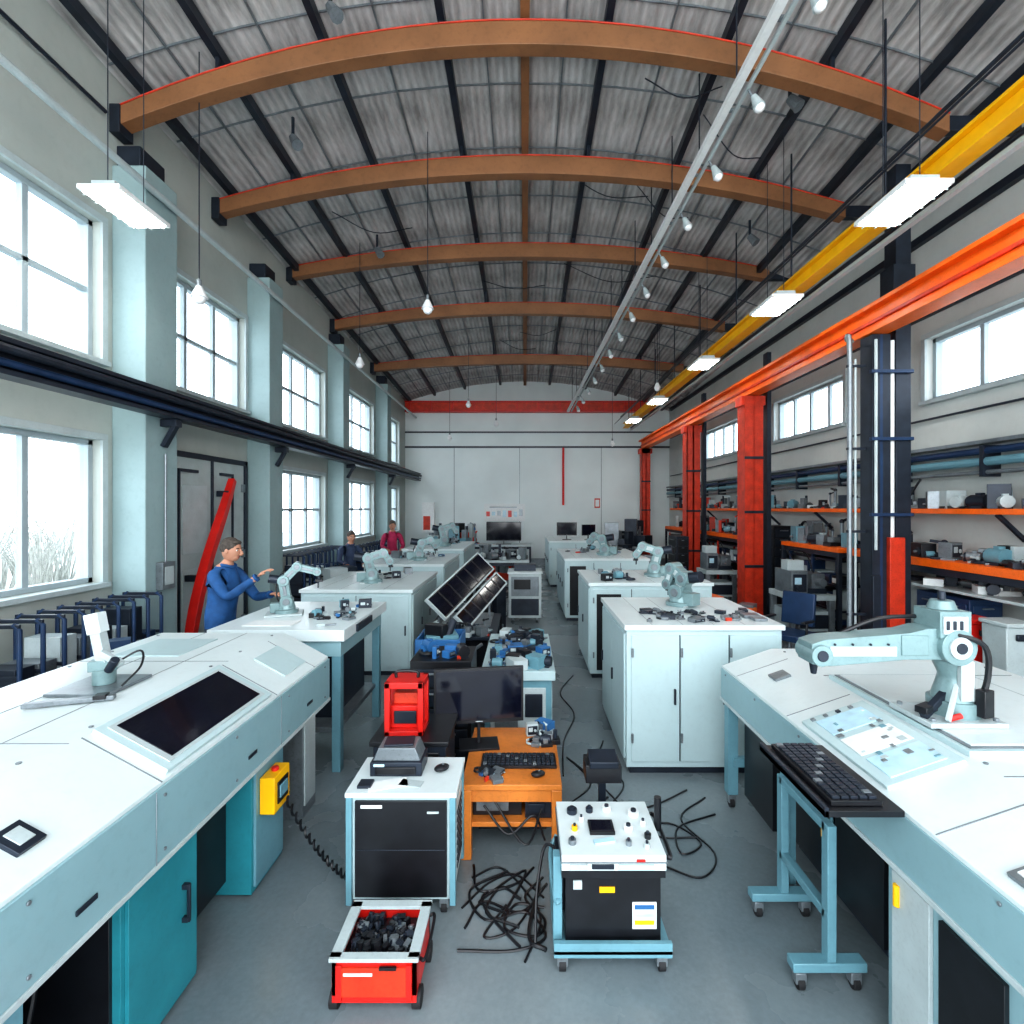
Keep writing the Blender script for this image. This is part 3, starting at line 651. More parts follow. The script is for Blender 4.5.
for k in range(4): b.boxm(frameM(ux,(0,-1,0),uz,sr(.2+.18*k,2.6,.02)),(.02,.02,.012),(grey,grey,dark,grey)[k])
b.box(1.78,2.6,2.05,3.0,1.1,1.125,white2); b.box(1.8,2.58,2.07,2.98,1.125,1.13,grey); b.box(1.82,2.56,2.09,2.96,1.125,1.136,white)
b.box(2.0,2.01,.95,2.0,1.1,1.103,grey); b.box(1.78,2.9,3.05,3.055,1.1,1.103,grey); b.box(1.78,2.9,1.9,1.905,1.1,1.103,grey)
b.boxm(frameM(ux,(0,-1,0),uz,sr(.35,1.48,.004)),(.16,.11,.02),grey); b.boxm(frameM(ux,(0,-1,0),uz,sr(.35,1.48,.016)),(.12,.08,.006),pale)
b.boxm(frameM(ux,(0,-1,0),uz,sr(.55,3.2,.004)),(.1,.1,.02),grey)
for y in(1.1,1.6,2.0,3.2,3.55):
    for x in(1.8,2.88): b.cyl((x,y,1.1),(x,y,1.106),.009,grey,seg=8)
for y in(1.5,2.0,2.6,3.1,3.55): b.cyl((1.392,y,.94),(1.386,y,.94),.007,grey,seg=8)
for y in (1.75,2.75,3.4): b.boxm(frameM(ux,(0,-1,0),uz,sr(.5,y,0)),(.36,.006,.004),grey)
for y in(3.6,):
    for x in(1.45,2.9): b.box(x-.035,x+.035,y-.035,y+.035,.1,.75,tealgrey); b.caster(x,y)
b.box(1.45,2.85,3.55,3.6,.3,.36,tealgrey)
b.box(1.5,2.8,3.1,3.5,.14,.74,black); 
b.box(1.385,1.44,2.72,2.78,.1,.75,tealgrey); b.caster(1.41,2.75)
b.box(1.42,2.9,1.45,2.0,.02,.75,fascia); b.box(1.404,1.42,1.5,1.74,.08,.7,black); b.box(1.404,1.42,1.78,1.96,.06,.72,lgrey); b.cyl((1.4,1.93,.6),(1.4,1.93,.68),.012,yellow)
b.box(1.55,2.8,2.1,2.9,.18,.74,dark)
b.box(1.50,1.55,2.14,2.48,.25,.72,black); b.box(1.50,1.55,2.52,2.86,.25,.72,black)
b.box(1.49,1.5,2.12,2.88,.72,.74,tealgrey); b.box(1.49,1.5,2.49,2.51,.2,.74,tealgrey)
b.done(.007)
b=B('castered_frame_stand')
for y in(2.24,2.64): 
    b.box(1.16,1.48,y-.03,y+.03,.09,.13,tealgrey); b.caster(1.2,y,.03); b.caster(1.44,y,.03)
    b.box(1.31,1.35,y-.025,y+.025,.13,.72,tealgrey)
b.box(1.31,1.35,2.24,2.64,.3,.34,tealgrey); b.box(1.31,1.35,2.24,2.64,.68,.72,tealgrey); b.box(1.35,1.37,2.3,2.34,.6,.7,yellow)
b.done(.004)
def keyboard(name,x,y,z,w,d,rz,rx=0,ry=0,tray=False):
    b=B(name); b.T=Matrix.Translation((x,y,z))@Matrix.Rotation(rz,4,'Z')@Matrix.Rotation(ry,4,'Y')@Matrix.Rotation(rx,4,'X')
    b.box(-w/2,w/2,-d/2,d/2,0,.018,black)
    if tray: b.box(-w/2-.03,w/2+.03,-d/2-.04,d/2+.06,-.025,-.002,black); b.box(-w/2-.03,w/2+.03,-d/2-.04,-d/2-.025,-.025,.01,dark)
    nx,ny=16,5
    for i in range(nx):
        for j in range(ny):
            b.box(-w/2+.01+(w-.02)*i/nx+.003,-w/2+.01+(w-.02)*(i+1)/nx-.003,-d/2+.01+(d-.02)*j/ny+.003,-d/2+.01+(d-.02)*(j+1)/ny-.003,.018,.028,dark if (i*7+j*3)%11 else grey)
    return b.done(.001)
keyboard('computer_keyboard',1.225,2.12,1.0,.46,.19,-math.pi/2,0,0,True)
b=B('keyboard_tray_bracket'); b.box(1.2,1.38,2.0,2.05,.9,.97,dark); b.box(1.2,1.38,2.2,2.25,.9,.97,dark); b.done()
b=B('robot_arm')
bx,by,bz=1.97,2.36,1.137
b.box(bx-.2,bx+.14,by-.13,by+.13,bz,bz+.022,lgrey); b.cyl((bx,by,bz+.02),(bx,by,bz+.09),.1,robotm,seg=24)
for sx,sy in((-.17,-.1),(-.17,.1),(.11,-.1),(.11,.1)): b.cyl((bx+sx,by+sy,bz+.02),(bx+sx,by+sy,bz+.035),.013,grey,seg=6)
b.tube([(bx,by,bz+.08),(bx+.01,by,bz+.2),(bx-.03,by,bz+.32)],[.085,.065,.075],robotm,16)
b.box(bx-.03,bx+.03,by-.085,by-.06,bz+.1,bz+.28,lgrey)
b.cyl((bx-.04,by-.09,bz+.34),(bx-.04,by+.09,bz+.34),.08,robotm,seg=22);b.cyl((bx-.04,by-.1,bz+.34),(bx-.04,by+.1,bz+.34),.05,lgrey,seg=18);b.cyl((bx-.04,by-.105,bz+.34),(bx-.04,by-.095,bz+.34),.025,dark,seg=12)
b.boxr((bx-.05,by,bz+.44),(.14,.16,.12),robotm); b.cyl((bx-.05,by,bz+.5),(bx-.05,by,bz+.54),.06,robotm,r2=.045); b.cyl((bx-.05,by,bz+.54),(bx-.05,by,bz+.58),.015,dark)
b.box(bx-.11,bx-.0,by-.088,by-.078,bz+.40,bz+.48,lgrey); 
for k in range(3): b.box(bx-.1+k*.03,bx-.085+k*.03,by-.092,by-.086,bz+.42,bz+.46,dark)
pr=[(-.02,.28),(-.02,.42),(-.16,.42),(-.24,.40),(-.62,.37),(-.68,.35),(-.68,.26),(-.6,.25),(-.25,.28)]
b.T=Matrix.Translation((bx,by,bz)); b.prismY(pr,-.06,.06,robotm); b.box(-.6,-.3,-.064,-.055,.295,.34,lgrey); b.box(-.28,-.16,-.066,-.055,.3,.39,robotm)
for k in range(4): b.cyl((-.58+k*.08,-.07,.35),(-.58+k*.08,-.06,.35),.006,dark,seg=6)
b.cyl((-.64,-.075,.3),(-.64,.075,.3),.048,robotm); b.cyl((-.64,-.08,.3),(-.64,.08,.3),.025,dark); b.cyl((-.64,0,.27),(-.64,0,.2),.022,dark,r2=.012)
b.tube([(-.05,-.08,.4),(.06,-.1,.35),(.08,-.09,.2),(.03,-.08,.05)],.012,black,8)
b.tube([(-.5,.05,.37),(-.3,.06,.44),(-.1,.07,.45)],.01,black,8)
b.boxr((-.16,-.05,.06),(.1,.05,.03),black,rz=.5); b.beam((-.19,-.07,.03),(-.05,-.02,.12),.03,.03,dark); b.beam((-.12,-.12,.03),(-.02,-.05,.17),.02,.02,lgrey)
b.boxr((.06,-.1,.1),(.06,.04,.12),black,rz=.3); b.cyl((-.1,-.1,.03),(-.05,-.11,.05),.012,red,seg=10)
b.T=Matrix.Identity(4); b.done(.005)

# ---------------------------------------------------------------- aisle objects
b=B('equipment_cabinet')
b.box(-.9,-.37,2.63,2.97,.09,.62,white2); b.box(-.92,-.35,2.61,2.99,.62,.645,white)
b.box(-.87,-.40,2.615,2.63,.11,.60,black)
for x in(-.9,-.37): b.box(x-.015,x+.015,2.61,2.64,.07,.62,tealgrey); b.box(x-.015,x+.015,2.96,2.99,.07,.62,tealgrey)
b.box(-.37,-.36,2.68,2.92,.15,.55,lgrey)
for k in range(8): b.box(-.36,-.355,2.7,2.9,.2+k*.04,.215+k*.04,dark)
b.box(-.84,-.73,2.611,2.616,.565,.582,pale); b.box(-.50,-.44,2.608,2.616,.54,.55,lgrey)
b.box(-.86,-.41,2.612,2.616,.35,.354,dark)
for x in(-.85,-.42):
    for y in(2.67,2.93): b.caster(x,y,.03)
b.done(.005)
b=B('desktop_printer')
b.box(-.84,-.56,2.77,2.95,.646,.72,dark); b.prismY([(-.83,.72),(-.57,.72),(-.6,.79),(-.8,.79)],2.79,2.94,grey); b.box(-.81,-.59,2.76,2.77,.66,.70,black); b.boxr((-.70,2.865,.795),(.16,.11,.012),dark,rz=.1); b.box(-.82,-.76,2.762,2.77,.7,.715,ltblue); b.done(.006)
b=B('loose_papers'); b.boxr((-.72,2.69,.648),(.2,.09,.004),pale,rz=.3); b.boxr((-.60,2.7,.648),(.12,.06,.004),lgrey,rz=-.2); b.box(-.87,-.8,2.65,2.72,.646,.66,dark); b.done(0)
def mouse(x,y,z,rz):
    b=B('computer_mouse'); b.sph((x,y,z+.02),.032,black,(1.4,.9,.6),14,Matrix.Rotation(rz,4,'Z')); b.cyl((x,y,z+.03),(x+.01,y,z+.042),.006,grey,seg=8); b.done(0)
mouse(-.46,2.83,.645,.6); mouse(.08,3.14,.45,.3)
b=bench('wooden_desk',-.38,.22,3.05,3.85,.45,deskwood,deskwood,.035,True)
b.box(-.32,-.02,3.15,3.7,.21,.36,black); b.box(.0,.16,3.12,3.7,.21,.33,dark); b.box(-.3,-.1,3.14,3.15,.24,.33,grey); b.box(.02,.12,3.11,3.12,.24,.3,dark); b.box(-.28,-.04,3.2,3.6,.36,.4,tealgrey)
b.box(-.3,.14,3.3,3.7,.03,.16,black); b.box(-.2,.1,3.29,3.3,.05,.12,grey)
b.tube([(-.25,3.1,.3),(-.1,3.06,.15),(.05,3.08,.25),(.12,3.08,.1)],.008,black,6); b.tube([(-.2,3.1,.35),(-.0,3.04,.1),(.1,3.06,.3)],.008,black,6)
b.done(.004)
monitor('computer_monitor',-.32,3.56,.45,.62,.38,.14,0,.16)
keyboard('computer_keyboard',-.04,3.32,.452,.48,.17,.0)
clutter('desk_items',-.34,-.1,3.08,3.2,.451,8,[blue,black,dark,grey],.04,.08,.03,50)
clutter('desk_items',.02,.18,3.46,3.8,.451,20,[black,dark,grey,lgrey,blue],.05,.13,.1,51)
b=B('black_storage_stand'); b.box(-.92,-.48,3.1,3.5,.02,.66,dark); b.box(-.94,-.46,3.08,3.52,.66,.69,black); b.box(-.9,-.5,3.12,3.48,0,.02,black)
for k in range(3): b.box(-.88,-.52,3.09,3.1,.06+.2*k,.22+.2*k,black)
b.done(.005)
b=B('red_equipment_case')
x0,x1,y0,y1=-.87,-.63,3.16,3.36
b.box(x0,x1,y0,y1,.69,.72,red); b.box(x0,x1,y0,y1,.98,1.02,red)
for x in(x0,x1-.035):
    for y in(y0,y1-.035): b.box(x,x+.035,y,y+.035,.69,1.02,red)
b.box(x0+.02,x1-.02,y0+.05,y1-.02,.72,.86,red); b.box(x0+.05,x1-.05,y0+.04,y0+.05,.75,.83,dark); b.box(x0+.04,x1-.04,y0+.08,y1-.04,.86,.93,redcol)
b.tube([(x0+.05,(y0+y1)/2,1.02),(x0+.06,(y0+y1)/2,1.06),(x1-.06,(y0+y1)/2,1.06),(x1-.05,(y0+y1)/2,1.02)],.01,black,8,n=4)
b.done(.005)
drawers('black_drawer_unit',-.9,-.42,4.0,4.45,.9,5,black,dark,'y')
clutter('drawer_top_parts',-.82,-.5,4.08,4.38,.9,10,[dark,black,blue,grey],.06,.16,.1,72)
b=B('blue_storage_crate'); b.box(-1.0,-.62,4.75,5.15,0,.7,dark); b.box(-1.02,-.6,4.73,5.17,.7,.74,blue)
for s in((-1.02,-1.0,4.73,5.17),(-.62,-.6,4.73,5.17),(-1.02,-.6,4.73,4.75),(-1.02,-.6,5.15,5.17)): b.box(*s,.74,.88,blue)
b.boxr((-.81,4.95,.82),(.3,.25,.14),tealgrey,rz=.3); b.boxr((-.85,4.9,.93),(.2,.1,.12),black,rz=-.4); b.cyl((-.75,4.9,.85),(-.7,5.0,1.0),.04,dark); b.done(.006)
b=B('test_bench_cart')
b.box(-.38,.26,4.38,5.7,.62,.7,white2); b.box(-.35,.23,4.42,5.66,.12,.62,tealgrey); b.box(-.3,.18,4.405,4.42,.16,.55,lgrey); b.box(.0,.15,4.395,4.406,.3,.5,dark); b.box(-.26,-.06,4.395,4.406,.2,.5,grey)
b.box(.23,.24,4.5,5.5,.2,.55,lgrey)
for x in(-.31,.19):
    for y in(4.48,5.6): b.caster(x,y,.03)
b.done(.005)
clutter('bench_motors',-.31,.19,4.45,5.6,.701,70,[blue,grey,tealgrey,dark,tealgrey,dark,blue,lgrey,black],.06,.17,.14,52)
b=B('parts_table'); b.box(-1.25,-.35,6.1,7.5,.52,.56,dark)
for x in(-1.2,-.4):
    for y in(6.15,7.45): b.box(x-.03,x+.03,y-.03,y+.03,0,.52,dark)
b.box(-1.05,-.45,6.2,7.4,.1,.5,black); b.done()
clutter('table_parts',-1.15,-.45,6.15,6.5,.561,36,[dark,black,grey,lgrey,dark],.06,.2,.14,53)
clutter('floor_equipment',-1.2,-.5,5.35,5.9,0,18,[dark,black,grey,blue],.15,.35,.6,73)
b=B('tilted_display_panel')
d=Vector((.55,1.35,.5)).normalized(); w=Vector((.30,-.1,-.36)); w=(w-d*w.dot(d)).normalized(); nn=w.cross(d).normalized()
if nn.z<0: nn=-nn
for k,(c,wd,ln) in enumerate(((Vector((-.86,7.05,1.06)),.34,1.45),(Vector((-.58,6.98,.86)),.22,1.25))):
    F=frameM(w,d,nn,c) if w.cross(d).dot(nn)>0 else frameM(-w,d,nn,c)
    b.boxm(F,(wd,ln,.03),black)
    for sx in(-1,1): b.boxm(F@Matrix.Translation((sx*(wd/2),0,0)),(.022,ln+.02,.045),lgrey)
    for sy in(-1,1): b.boxm(F@Matrix.Translation((0,sy*ln/2,0)),(wd,.022,.045),lgrey)
    for j in range(6): b.boxm(F@Matrix.Translation((0,-ln/2+ln*(j+.5)/6,.017)),(wd*.82,ln/6-.03,.004),screen)
b.beam((-.75,7.4,.562),(-.72,7.4,1.12),.03,.03,grey);b.beam((-.98,6.65,.562),(-.98,6.65,.88),.03,.03,grey); b.beam((-.5,7.2,.562),(-.5,7.2,.88),.03,.03,grey); b.box(-1.1,-.45,6.62,7.42,.561,.585,grey)
b.done(.003)
clutter('aisle_equipment_pile',-1.15,-.5,8.2,10,0,44,[dark,black,grey,lgrey,dark],.15,.45,.85,54)
b=B('instrument_trolley'); b.box(-.3,.3,9.3,9.9,.1,.9,lgrey); b.box(-.25,.25,9.285,9.3,.5,.85,grey); b.box(-.2,.1,9.28,9.29,.62,.8,black); b.box(-.25,.25,9.285,9.3,.15,.45,dark); b.box(-.32,.32,9.28,9.92,.9,.93,white)
for x in(-.22,.22):
    for y in(9.38,9.82): b.caster(x,y,.03)
b.box(-.2,.2,9.5,9.8,.93,1.05,dark); b.done(.005)
b=bench('assembly_bench',-1.25,.1,12.2,13.2,.85,lgrey,dark); b.done()
clutter('assembly_parts',-1.1,-.05,12.3,13.1,.851,30,[dark,black,grey,lgrey,dark],.1,.3,.35,55)
b=bench('assembly_bench',-3.4,.2,16.6,17.6,.9,lgrey,dark); b.done()
clutter('assembly_parts',-3.2,-1.6,16.8,17.4,.901,30,mix+[red,redcol],.15,.4,.7,56)
monitor('computer_monitor',-.7,16.9,.901,1.15,.62,0)
clutter('assembly_parts',-1.15,.1,15.0,15.8,0,24,[dark,black,grey,redcol,dark],.2,.5,.95,57)
b=bench('assembly_bench',2.5,4.0,15.6,17.6,.9,grey,dark); b.done()
clutter('assembly_parts',2.7,3.8,15.8,17.4,.901,44,[dark,black,grey,dark],.15,.45,.9,58)
clutter('equipment_pile',2.7,3.4,11.0,14.5,0,40,[dark,grey,black,dark],.2,.5,1.2,59)
b=B('red_toolbox_cart')
x0,x1,y0,y1=-.80,-.45,2.12,2.42
b.box(x0,x1,y0,y1,.05,.08,red)
t=.018
b.box(x0,x1,y0,y0+t,.08,.225,red);b.box(x0,x1,y1-t,y1,.08,.225,red);b.box(x0,x0+t,y0,y1,.08,.225,red);b.box(x1-t,x1,y0,y1,.08,.225,red)
for a in((x0-.01,x1+.01,y0-.01,y0+.025),(x0-.01,x1+.01,y1-.03,y1+.01),(x0-.01,x0+.035,y0,y1),(x1-.035,x1+.01,y0,y1)): b.box(*a,.225,.24,lgrey)
b.box(x0+.02,x1-.02,y0+.02,y1-.02,.17,.18,black)
rr=random.Random(5)
for k in range(80):
    x=rr.uniform(x0+.045,x1-.05);y=rr.uniform(y0+.04,y1-.045); m=rr.choice([black,dark,grey,black,dark,black]); r_=rr.uniform(.008,.022)
    if k%3: b.cyl((x,y,.18),(x+rr.uniform(-.015,.015),y+.012,.2+rr.random()*.025),r_,m,seg=10); b.cyl((x,y,.18),(x+.005,y+.005,.2+rr.random()*.03),r_*.5,dark,seg=8)
    else: b.boxr((x,y,.2),(r_*2,r_*1.2,.035),m,rz=rr.uniform(0,3),rx=rr.uniform(-.4,.4))
b.box(x0+.04,x1-.04,y0-.008,y0,.08,.2,redcol); b.box(x0+.05,x0+.17,y0-.012,y0-.007,.17,.18,pale); b.box(x0+.2,x1-.08,y0-.02,y0-.008,.2,.21,black)
for x in(x0+.03,x1-.03): b.box(x-.012,x+.012,y0-.01,y0,.06,.21,red)
for x in(x0+.02,x1-.02):
    for y in(y0+.04,y1-.04): b.cyl((x-.035 if x<-.6 else x,y,.04),(x if x<-.6 else x+.035,y,.04),.04,rubber,seg=16)
b.tube([(x1+.005,y1-.03,.2),(x1+.03,y1-.04,.2),(x1+.03,y0+.05,.2),(x1+.005,y0+.04,.2)],.007,black,6)
b.done(.003)
b=B('power_supply_cart')
b.box(.13,.66,2.29,2.78,.085,.115,tealgrey); b.box(.13,.66,2.29,2.31,.1,.15,tealgrey)
for x in(.17,.62):
    for y in(2.33,2.74): b.caster(x,y,.03)
b.box(.185,.62,2.34,2.70,.115,.43,black); b.box(.165,.635,2.31,2.72,.43,.47,black); b.box(.165,.635,2.30,2.72,.47,.54,white)
b.box(.16,.64,2.295,2.725,.505,.51,grey)
b.box(.2,.28,2.292,2.3,.475,.50,lgrey); b.box(.3,.4,2.293,2.3,.48,.50,dark); b.box(.42,.58,2.293,2.3,.475,.50,white2); b.box(.5,.54,2.29,2.294,.515,.525,red)
b.box(.34,.41,2.334,2.34,.345,.37,yellow); b.box(.49,.6,2.334,2.34,.18,.30,pale); b.box(.5,.59,2.332,2.335,.27,.29,blue); b.box(.5,.59,2.332,2.335,.20,.22,yellow); b.box(.5,.59,2.332,2.335,.235,.25,ltblue); b.box(.22,.26,2.334,2.34,.36,.40,lgrey)
b.box(.31,.43,2.44,2.54,.54,.555,black); b.box(.32,.42,2.45,2.53,.555,.558,screen); b.boxr((.37,2.39,.545),(.1,.03,.01),ltblue,rz=.2)
for x,y,m,r in((.24,2.62,dark,.026),(.33,2.63,dark,.018),(.42,2.64,pale,.022),(.55,2.6,pale,.028),(.5,2.48,pale,.022),(.58,2.42,black,.016),(.24,2.48,yellow,.014),(.22,2.38,grey,.018),(.48,2.37,grey,.014),(.56,2.35,lgrey,.014),(.58,2.52,pale,.014),(.28,2.55,pale,.012)):
    b.cyl((x,y,.54),(x,y,.562),r,m,seg=14); b.cyl((x,y,.562),(x,y,.572),r*.5,dark,seg=10)
b.tube([(.635,2.36,.5),(.67,2.36,.5),(.67,2.66,.5),(.635,2.66,.5)],.01,black,8,n=4)
b.cyl((.66,2.55,.5),(.66,2.55,.66),.018,black)
b.tube([(.165,2.36,.3),(.14,2.36,.3),(.13,2.6,.35),(.165,2.66,.4)],.012,tealgrey,8)
b.box(.13,.17,2.35,2.4,.12,.5,tealgrey); b.box(.15,.185,2.42,2.62,.2,.42,dark)
b.tube([(.165,2.55,.4),(.1,2.6,.38),(.06,2.55,.2),(.05,2.45,.02)],.008,black,6)
b.done(.004)
b=B('black_gadget_stand'); b.box(.34,.54,2.86,3.0,.56,.66,black); b.beam((.44,2.93,0.02),(.44,2.93,.58),.04,.04,dark); b.box(.35,.55,2.83,3.03,0,.02,dark); b.boxr((.44,2.9,.68),(.16,.12,.04),dark,rx=.2); b.done()
b=B('floor_cables'); rr=random.Random(12)
def cab(pts,r=.007,m=black): b.tube([(q[0],q[1],r+.001) for q in pts],r,m,6)
cab([(-.1,2.95),(-.3,2.8),(-.2,2.6),(.0,2.65),(.1,2.5),(-.05,2.42),(-.32,2.42)])
cab([(.1,2.9),(.0,2.75),(.1,2.6),(.05,2.5),(-.1,2.55),(-.05,2.7),(.1,2.68)])
cab([(-.3,3.0),(-.25,2.8),(-.05,2.85),(.05,2.98)]); cab([(.12,2.85),(-.02,2.65),(-.22,2.72),(-.3,2.55)])
cab([(.08,2.85),(.02,2.5),(.1,2.42)],.01); cab([(-.3,2.9),(-.15,2.98),(.0,2.8),(.08,2.6),(-.0,2.36)],.006)
cab([(-.33,2.68),(-.2,2.86),(-.05,2.92),(.1,2.75)],.006); cab([(-.1,2.7),(-.2,2.5),(-.05,2.55),(.08,2.8)],.006)
for k in range(3):
    x=rr.uniform(-.08,.04);y=rr.uniform(2.5,2.8); cab([(x+rr.uniform(-.18,.08),y+rr.uniform(-.2,.2)) for _ in range(5)],.007)
cab([(.5,3.1),(.7,3.3),(.95,3.4),(1.1,3.2),(.95,3.1),(1.0,3.35),(1.3,3.5)],.006); cab([(.3,3.6),(.5,3.9),(.35,4.3),(.6,3.8),(.8,3.3),(1.1,3.25)],.006)
cab([(.3,4.0),(.35,4.6),(.5,5.2),(.4,5.8),(.6,6.4)],.006); cab([(.3,3.3),(.6,3.5),(.9,3.6),(1.2,3.8)],.006)
cab([(.35,3.05),(.5,3.4),(.35,3.5),(.6,3.7)],.008); cab([(.6,3.6),(.75,3.9),(.6,4.2),(.7,4.6)],.006); cab([(.8,3.0),(1.0,2.9),(1.15,3.1),(1.05,3.45),(1.3,3.7)],.006)
b.done(0)
def rack(name,x0,x1,y0,y1,z1,n,seed):
    b=B(name); r=random.Random(seed)
    for k in range(n+1):
        y=y0+(y1-y0)*k/n
        for x in(x0,x1): b.tube([(x,y,0),(x,y,z1-.04),(x+(.05 if x==x0 else -.05),y,z1)],.018,navy,6,False)
        b.box(x0,x1,y-.012,y+.012,z1-.03,z1,dark)
        for zz in(.35,.8): b.box(x0,x1,y-.006,y+.006,zz,zz+.03,dark)
    for z in(.15,.6): b.box(x0,x1,y0,y1,z,z+.03,dark)
    for k in range(n):
        y=y0+(y1-y0)*(k+.5)/n; h=r.uniform(.2,.5); b.box(x0+.05,x1-.05,y-.08,y+.08,.63,.63+h,r.choice([dark,lgrey,dark,grey,navy])); b.box(x0+.05,x1-.05,y-.08,y+.08,.18,.18+h*.8,r.choice([dark,grey,blue]))
    b.done(.003)
rack('storage_rack',-4.2,-3.8,3.85,5.35,1.22,8,1); rack('storage_rack',-4.15,-3.75,8.7,10.9,1.3,10,2); rack('storage_rack',-4.1,-3.7,12,15,1.2,10,3)
clutter('parts_crates',-3.45,-3.1,3.2,4.7,0,18,[dark,navy,grey,dark],.25,.4,1.05,71)
clutter('parts_crates',-3.35,-3.1,6.5,9.5,0,16,[dark,navy,grey,lgrey,dark],.25,.4,1.1,74)
b=B('wall_electrical_box'); b.box(XL+.362,XL+.44,5.6,5.8,1.2,1.5,grey); b.box(XL+.44,XL+.445,5.63,5.77,1.25,1.45,lgrey); b.cyl((XL+.4,5.7,1.5),(XL+.4,5.7,2.7),.012,grey,seg=8); b.done()

# ---------------------------------------------------------------- people
def person(name,loc,face,arms,coat,lean=.0,hair=hairm,head_pitch=.2,s=1.0):
    root=bpy.data.objects.new(name,None);sc.collection.objects.link(root);root.location=loc;root.rotation_euler=(0,0,face);root.scale=(s,s,s)
    L=lambda z:lean*max(0,z-.95)
    V=[];E=[];RR=[]
    def add(p,r,par=None):
        V.append(p);RR.append(r)
        if par is not None:E.append((par,len(V)-1))
        return len(V)-1
    pel=add((0,0,.95),(.125,.16)); wa=add((L(1.1),0,1.1),(.12,.155),pel); ch=add((L(1.3)+.01,0,1.28),(.13,.18),wa); uc=add((L(1.42),0,1.41),(.10,.13),ch)
    nk=add((L(1.5)+.01,0,1.50),(.058,.058),uc); hb=add((L(1.58)+.03,0,1.58),(.055,.055),nk)
    for sgn,(el,wr) in zip((1,-1),arms):
        sh=add((L(1.42),sgn*.19,1.41),(.07,.075),uc); e=add(el,(.054,.054),sh); mid=add(tuple((a+c)/2 for a,c in zip(el,wr)),(.047,.047),e); w=add(wr,(.034,.034),mid)
        hp=add((0,sgn*.1,.88),(.095,.1),pel); kn=add((.03,sgn*.12,.5),(.068,.068),hp); an=add((-.02,sgn*.13,.1),(.048,.048),kn); to=add((.14,sgn*.15,.045),(.042,.045),an)
    me=bpy.data.meshes.new('body');me.from_pydata(V,E,[]);ob=bpy.data.objects.new('body',me);sc.collection.objects.link(ob)
    sk=ob.modifiers.new('skin','SKIN'); 
    for k,v in enumerate(me.skin_vertices[0].data): v.radius=RR[k]; v.use_root=(k==0)
    sk.use_smooth_shade=True; sb=ob.modifiers.new('sub','SUBSURF');sb.levels=2;sb.render_levels=2
    dg=bpy.context.evaluated_depsgraph_get(); ev=bpy.data.meshes.new_from_object(ob.evaluated_get(dg)); ob.modifiers.clear(); ob.data=ev; ev.name='body_mesh'
    for m in(coat,trous,skin,black): ev.materials.append(m)
    wrs=[Vector(a[1]) for a in arms]
    for f in ev.polygons:
        c=f.center; mi=0
        if c.z<.86: mi=1
        if c.z<.09: mi=3
        if c.z>1.50 and abs(c.y)<.12: mi=2
        if min((c-w).length for w in wrs)<.045: mi=2
        f.material_index=mi; f.use_smooth=True
    ob.parent=root
    b=B('head'); hx=L(1.66)+.05
    b.T=Matrix.Translation((hx,0,1.66))@Matrix.Rotation(head_pitch,4,'Y')
    b.sph((0,0,0),.1,skin,(.98,.78,1.18),24); b.sph((.035,0,-.06),.06,skin,(.9,.85,.9),16)
    b.tube([(.095,0,.02),(.12,0,-.02),(.1,0,-.035)],[.009,.016,.012],skin,8,n=3)
    for sg in(-1,1):
        b.sph((-.0,sg*.08,-.01),.028,skin,(.7,.35,1.1),12); b.sph((.083,sg*.033,.012),.012,eyew,(.6,1,.7),10); b.sph((.09,sg*.033,.012),.006,black,seg=8)
        b.boxr((.088,sg*.034,.034),(.012,.034,.007),hair)
    b.sph((.088,0,-.058),.02,lip,(.4,1.1,.35),10)
    b.sph((-.02,0,.035),.1,hair,(1.04,.86,1.0),24); b.sph((.03,0,.088),.06,hair,(1,1.0,.45),16)
    b.T=Matrix.Identity(4)
    b.tube([(hx-.09,.0,1.52),(hx-.06,.065,1.51),(hx+.0,.06,1.5),(hx+.02,0,1.48),(hx,-.06,1.5),(hx-.06,-.065,1.51),(hx-.09,0,1.52)],.017,coat,8)
    b.done(0,parent=root)
    for sgn,(el,wr) in zip((1,-1),arms):
        d=(Vector(wr)-Vector(el)).normalized(); up=Vector((0,0,1)); side=d.cross(up).normalized(); n_=side.cross(d)
        fm=Matrix((d,side,n_)).transposed().to_4x4(); fm.translation=Vector(wr)+d*.02
        b=B('hand_left' if sgn>0 else 'hand_right'); b.T=fm
        b.sph((.045,0,0),.05,skin,(1,.8,.32),16)
        for k,ln in enumerate((.062,.075,.07,.052)):
            y=-.03+.02*k; b.tube([(.07,y,0),(.095,y*1.1,-.002),(.095+ln*.5,y*1.15,-.018),(.09+ln*.8,y*1.1,-.04)],[.0095,.009,.0085,.007],skin,8,n=3)
        ty=(.035 if sgn<0 else -.035)
        b.tube([(.02,ty*.7,0),(.05,ty*1.5,-.005),(.085,ty*1.6,-.02)],[.012,.011,.008],skin,8,n=3)
        b.tube([(-.035,0,0),(-.01,0,0)],.042,coat,12,False)
        b.done(0,parent=root)
    return root
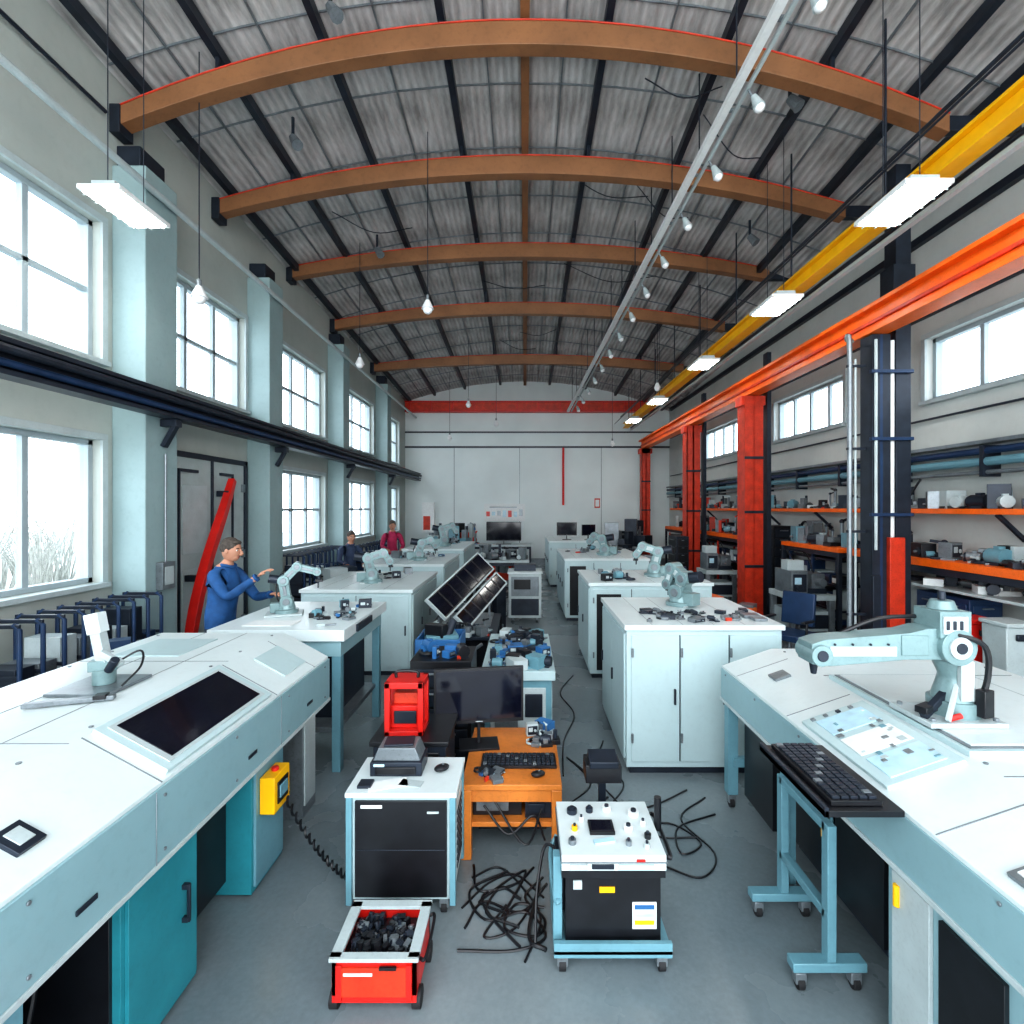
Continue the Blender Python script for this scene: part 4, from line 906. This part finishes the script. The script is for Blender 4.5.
person('man_in_blue_jacket',(-3.18,5.35,0),-.1,[((.24,.24,1.13),(.46,.14,1.18)),((.25,-.24,1.20),(.50,-.16,1.40))],jacket,.10,head_pitch=.15)
person('woman_in_magenta_jacket',(-3.35,12.9,0),-1.2,[((.1,.26,1.15),(.3,.2,1.1)),((.12,-.26,1.15),(.3,-.18,1.1))],magenta,.05)
person('person_in_navy',(-3.5,10.2,0),-.9,[((.1,.26,1.15),(.3,.2,1.1)),((.12,-.26,1.15),(.3,-.18,1.1))],navycl,.1,s=.92)

# ---------------------------------------------------------------- outdoors
b=B('outdoor_ground'); b.box(-60,XL-.4,-30,50,-.4,-.3,snow); b.box(XR+.4,60,-30,50,-.4,-.3,snow); b.done(0)
b=B('bare_shrubs'); rr=random.Random(3)
for k in range(46):
    y=rr.uniform(4,14);x=rr.uniform(-14,-8.5);h=rr.uniform(1.6,3.4)
    for j in range(22):
        a=rr.uniform(0,6.3);q=rr.uniform(.3,1.3)*h*.4; b.tube([(x,y,-.3),(x+math.cos(a)*q*.4,y+math.sin(a)*q*.4,h*.45),(x+math.cos(a)*q,y+math.sin(a)*q,h*rr.uniform(.7,1))],[.018,.01,.005],shrub,4,n=2)
b.done(0)
w=bpy.data.worlds.new('overcast_sky');sc.world=w;w.use_nodes=True;nt=w.node_tree;bg=nt.nodes['Background']
tc=nt.nodes.new('ShaderNodeTexCoord');sp=nt.nodes.new('ShaderNodeSeparateXYZ');r=nt.nodes.new('ShaderNodeValToRGB')
nt.links.new(tc.outputs['Generated'],sp.inputs[0]);nt.links.new(sp.outputs['Z'],r.inputs['Fac']);nt.links.new(r.outputs['Color'],bg.inputs['Color'])
r.color_ramp.elements[0].color=(.93,.97,1,1);r.color_ramp.elements[1].color=(.82,.92,1,1)
bg.inputs['Strength'].default_value=4.3
cd=bpy.data.cameras.new('camera');cam=bpy.data.objects.new('camera',cd);sc.collection.objects.link(cam)
cd.sensor_width=36;cd.lens=18;cd.shift_x=-.0127;cd.shift_y=-.004;cd.clip_start=.05;cd.clip_end=200
cam.location=(0,0,2.1);cam.rotation_euler=(math.pi/2,0,0);sc.camera=cam
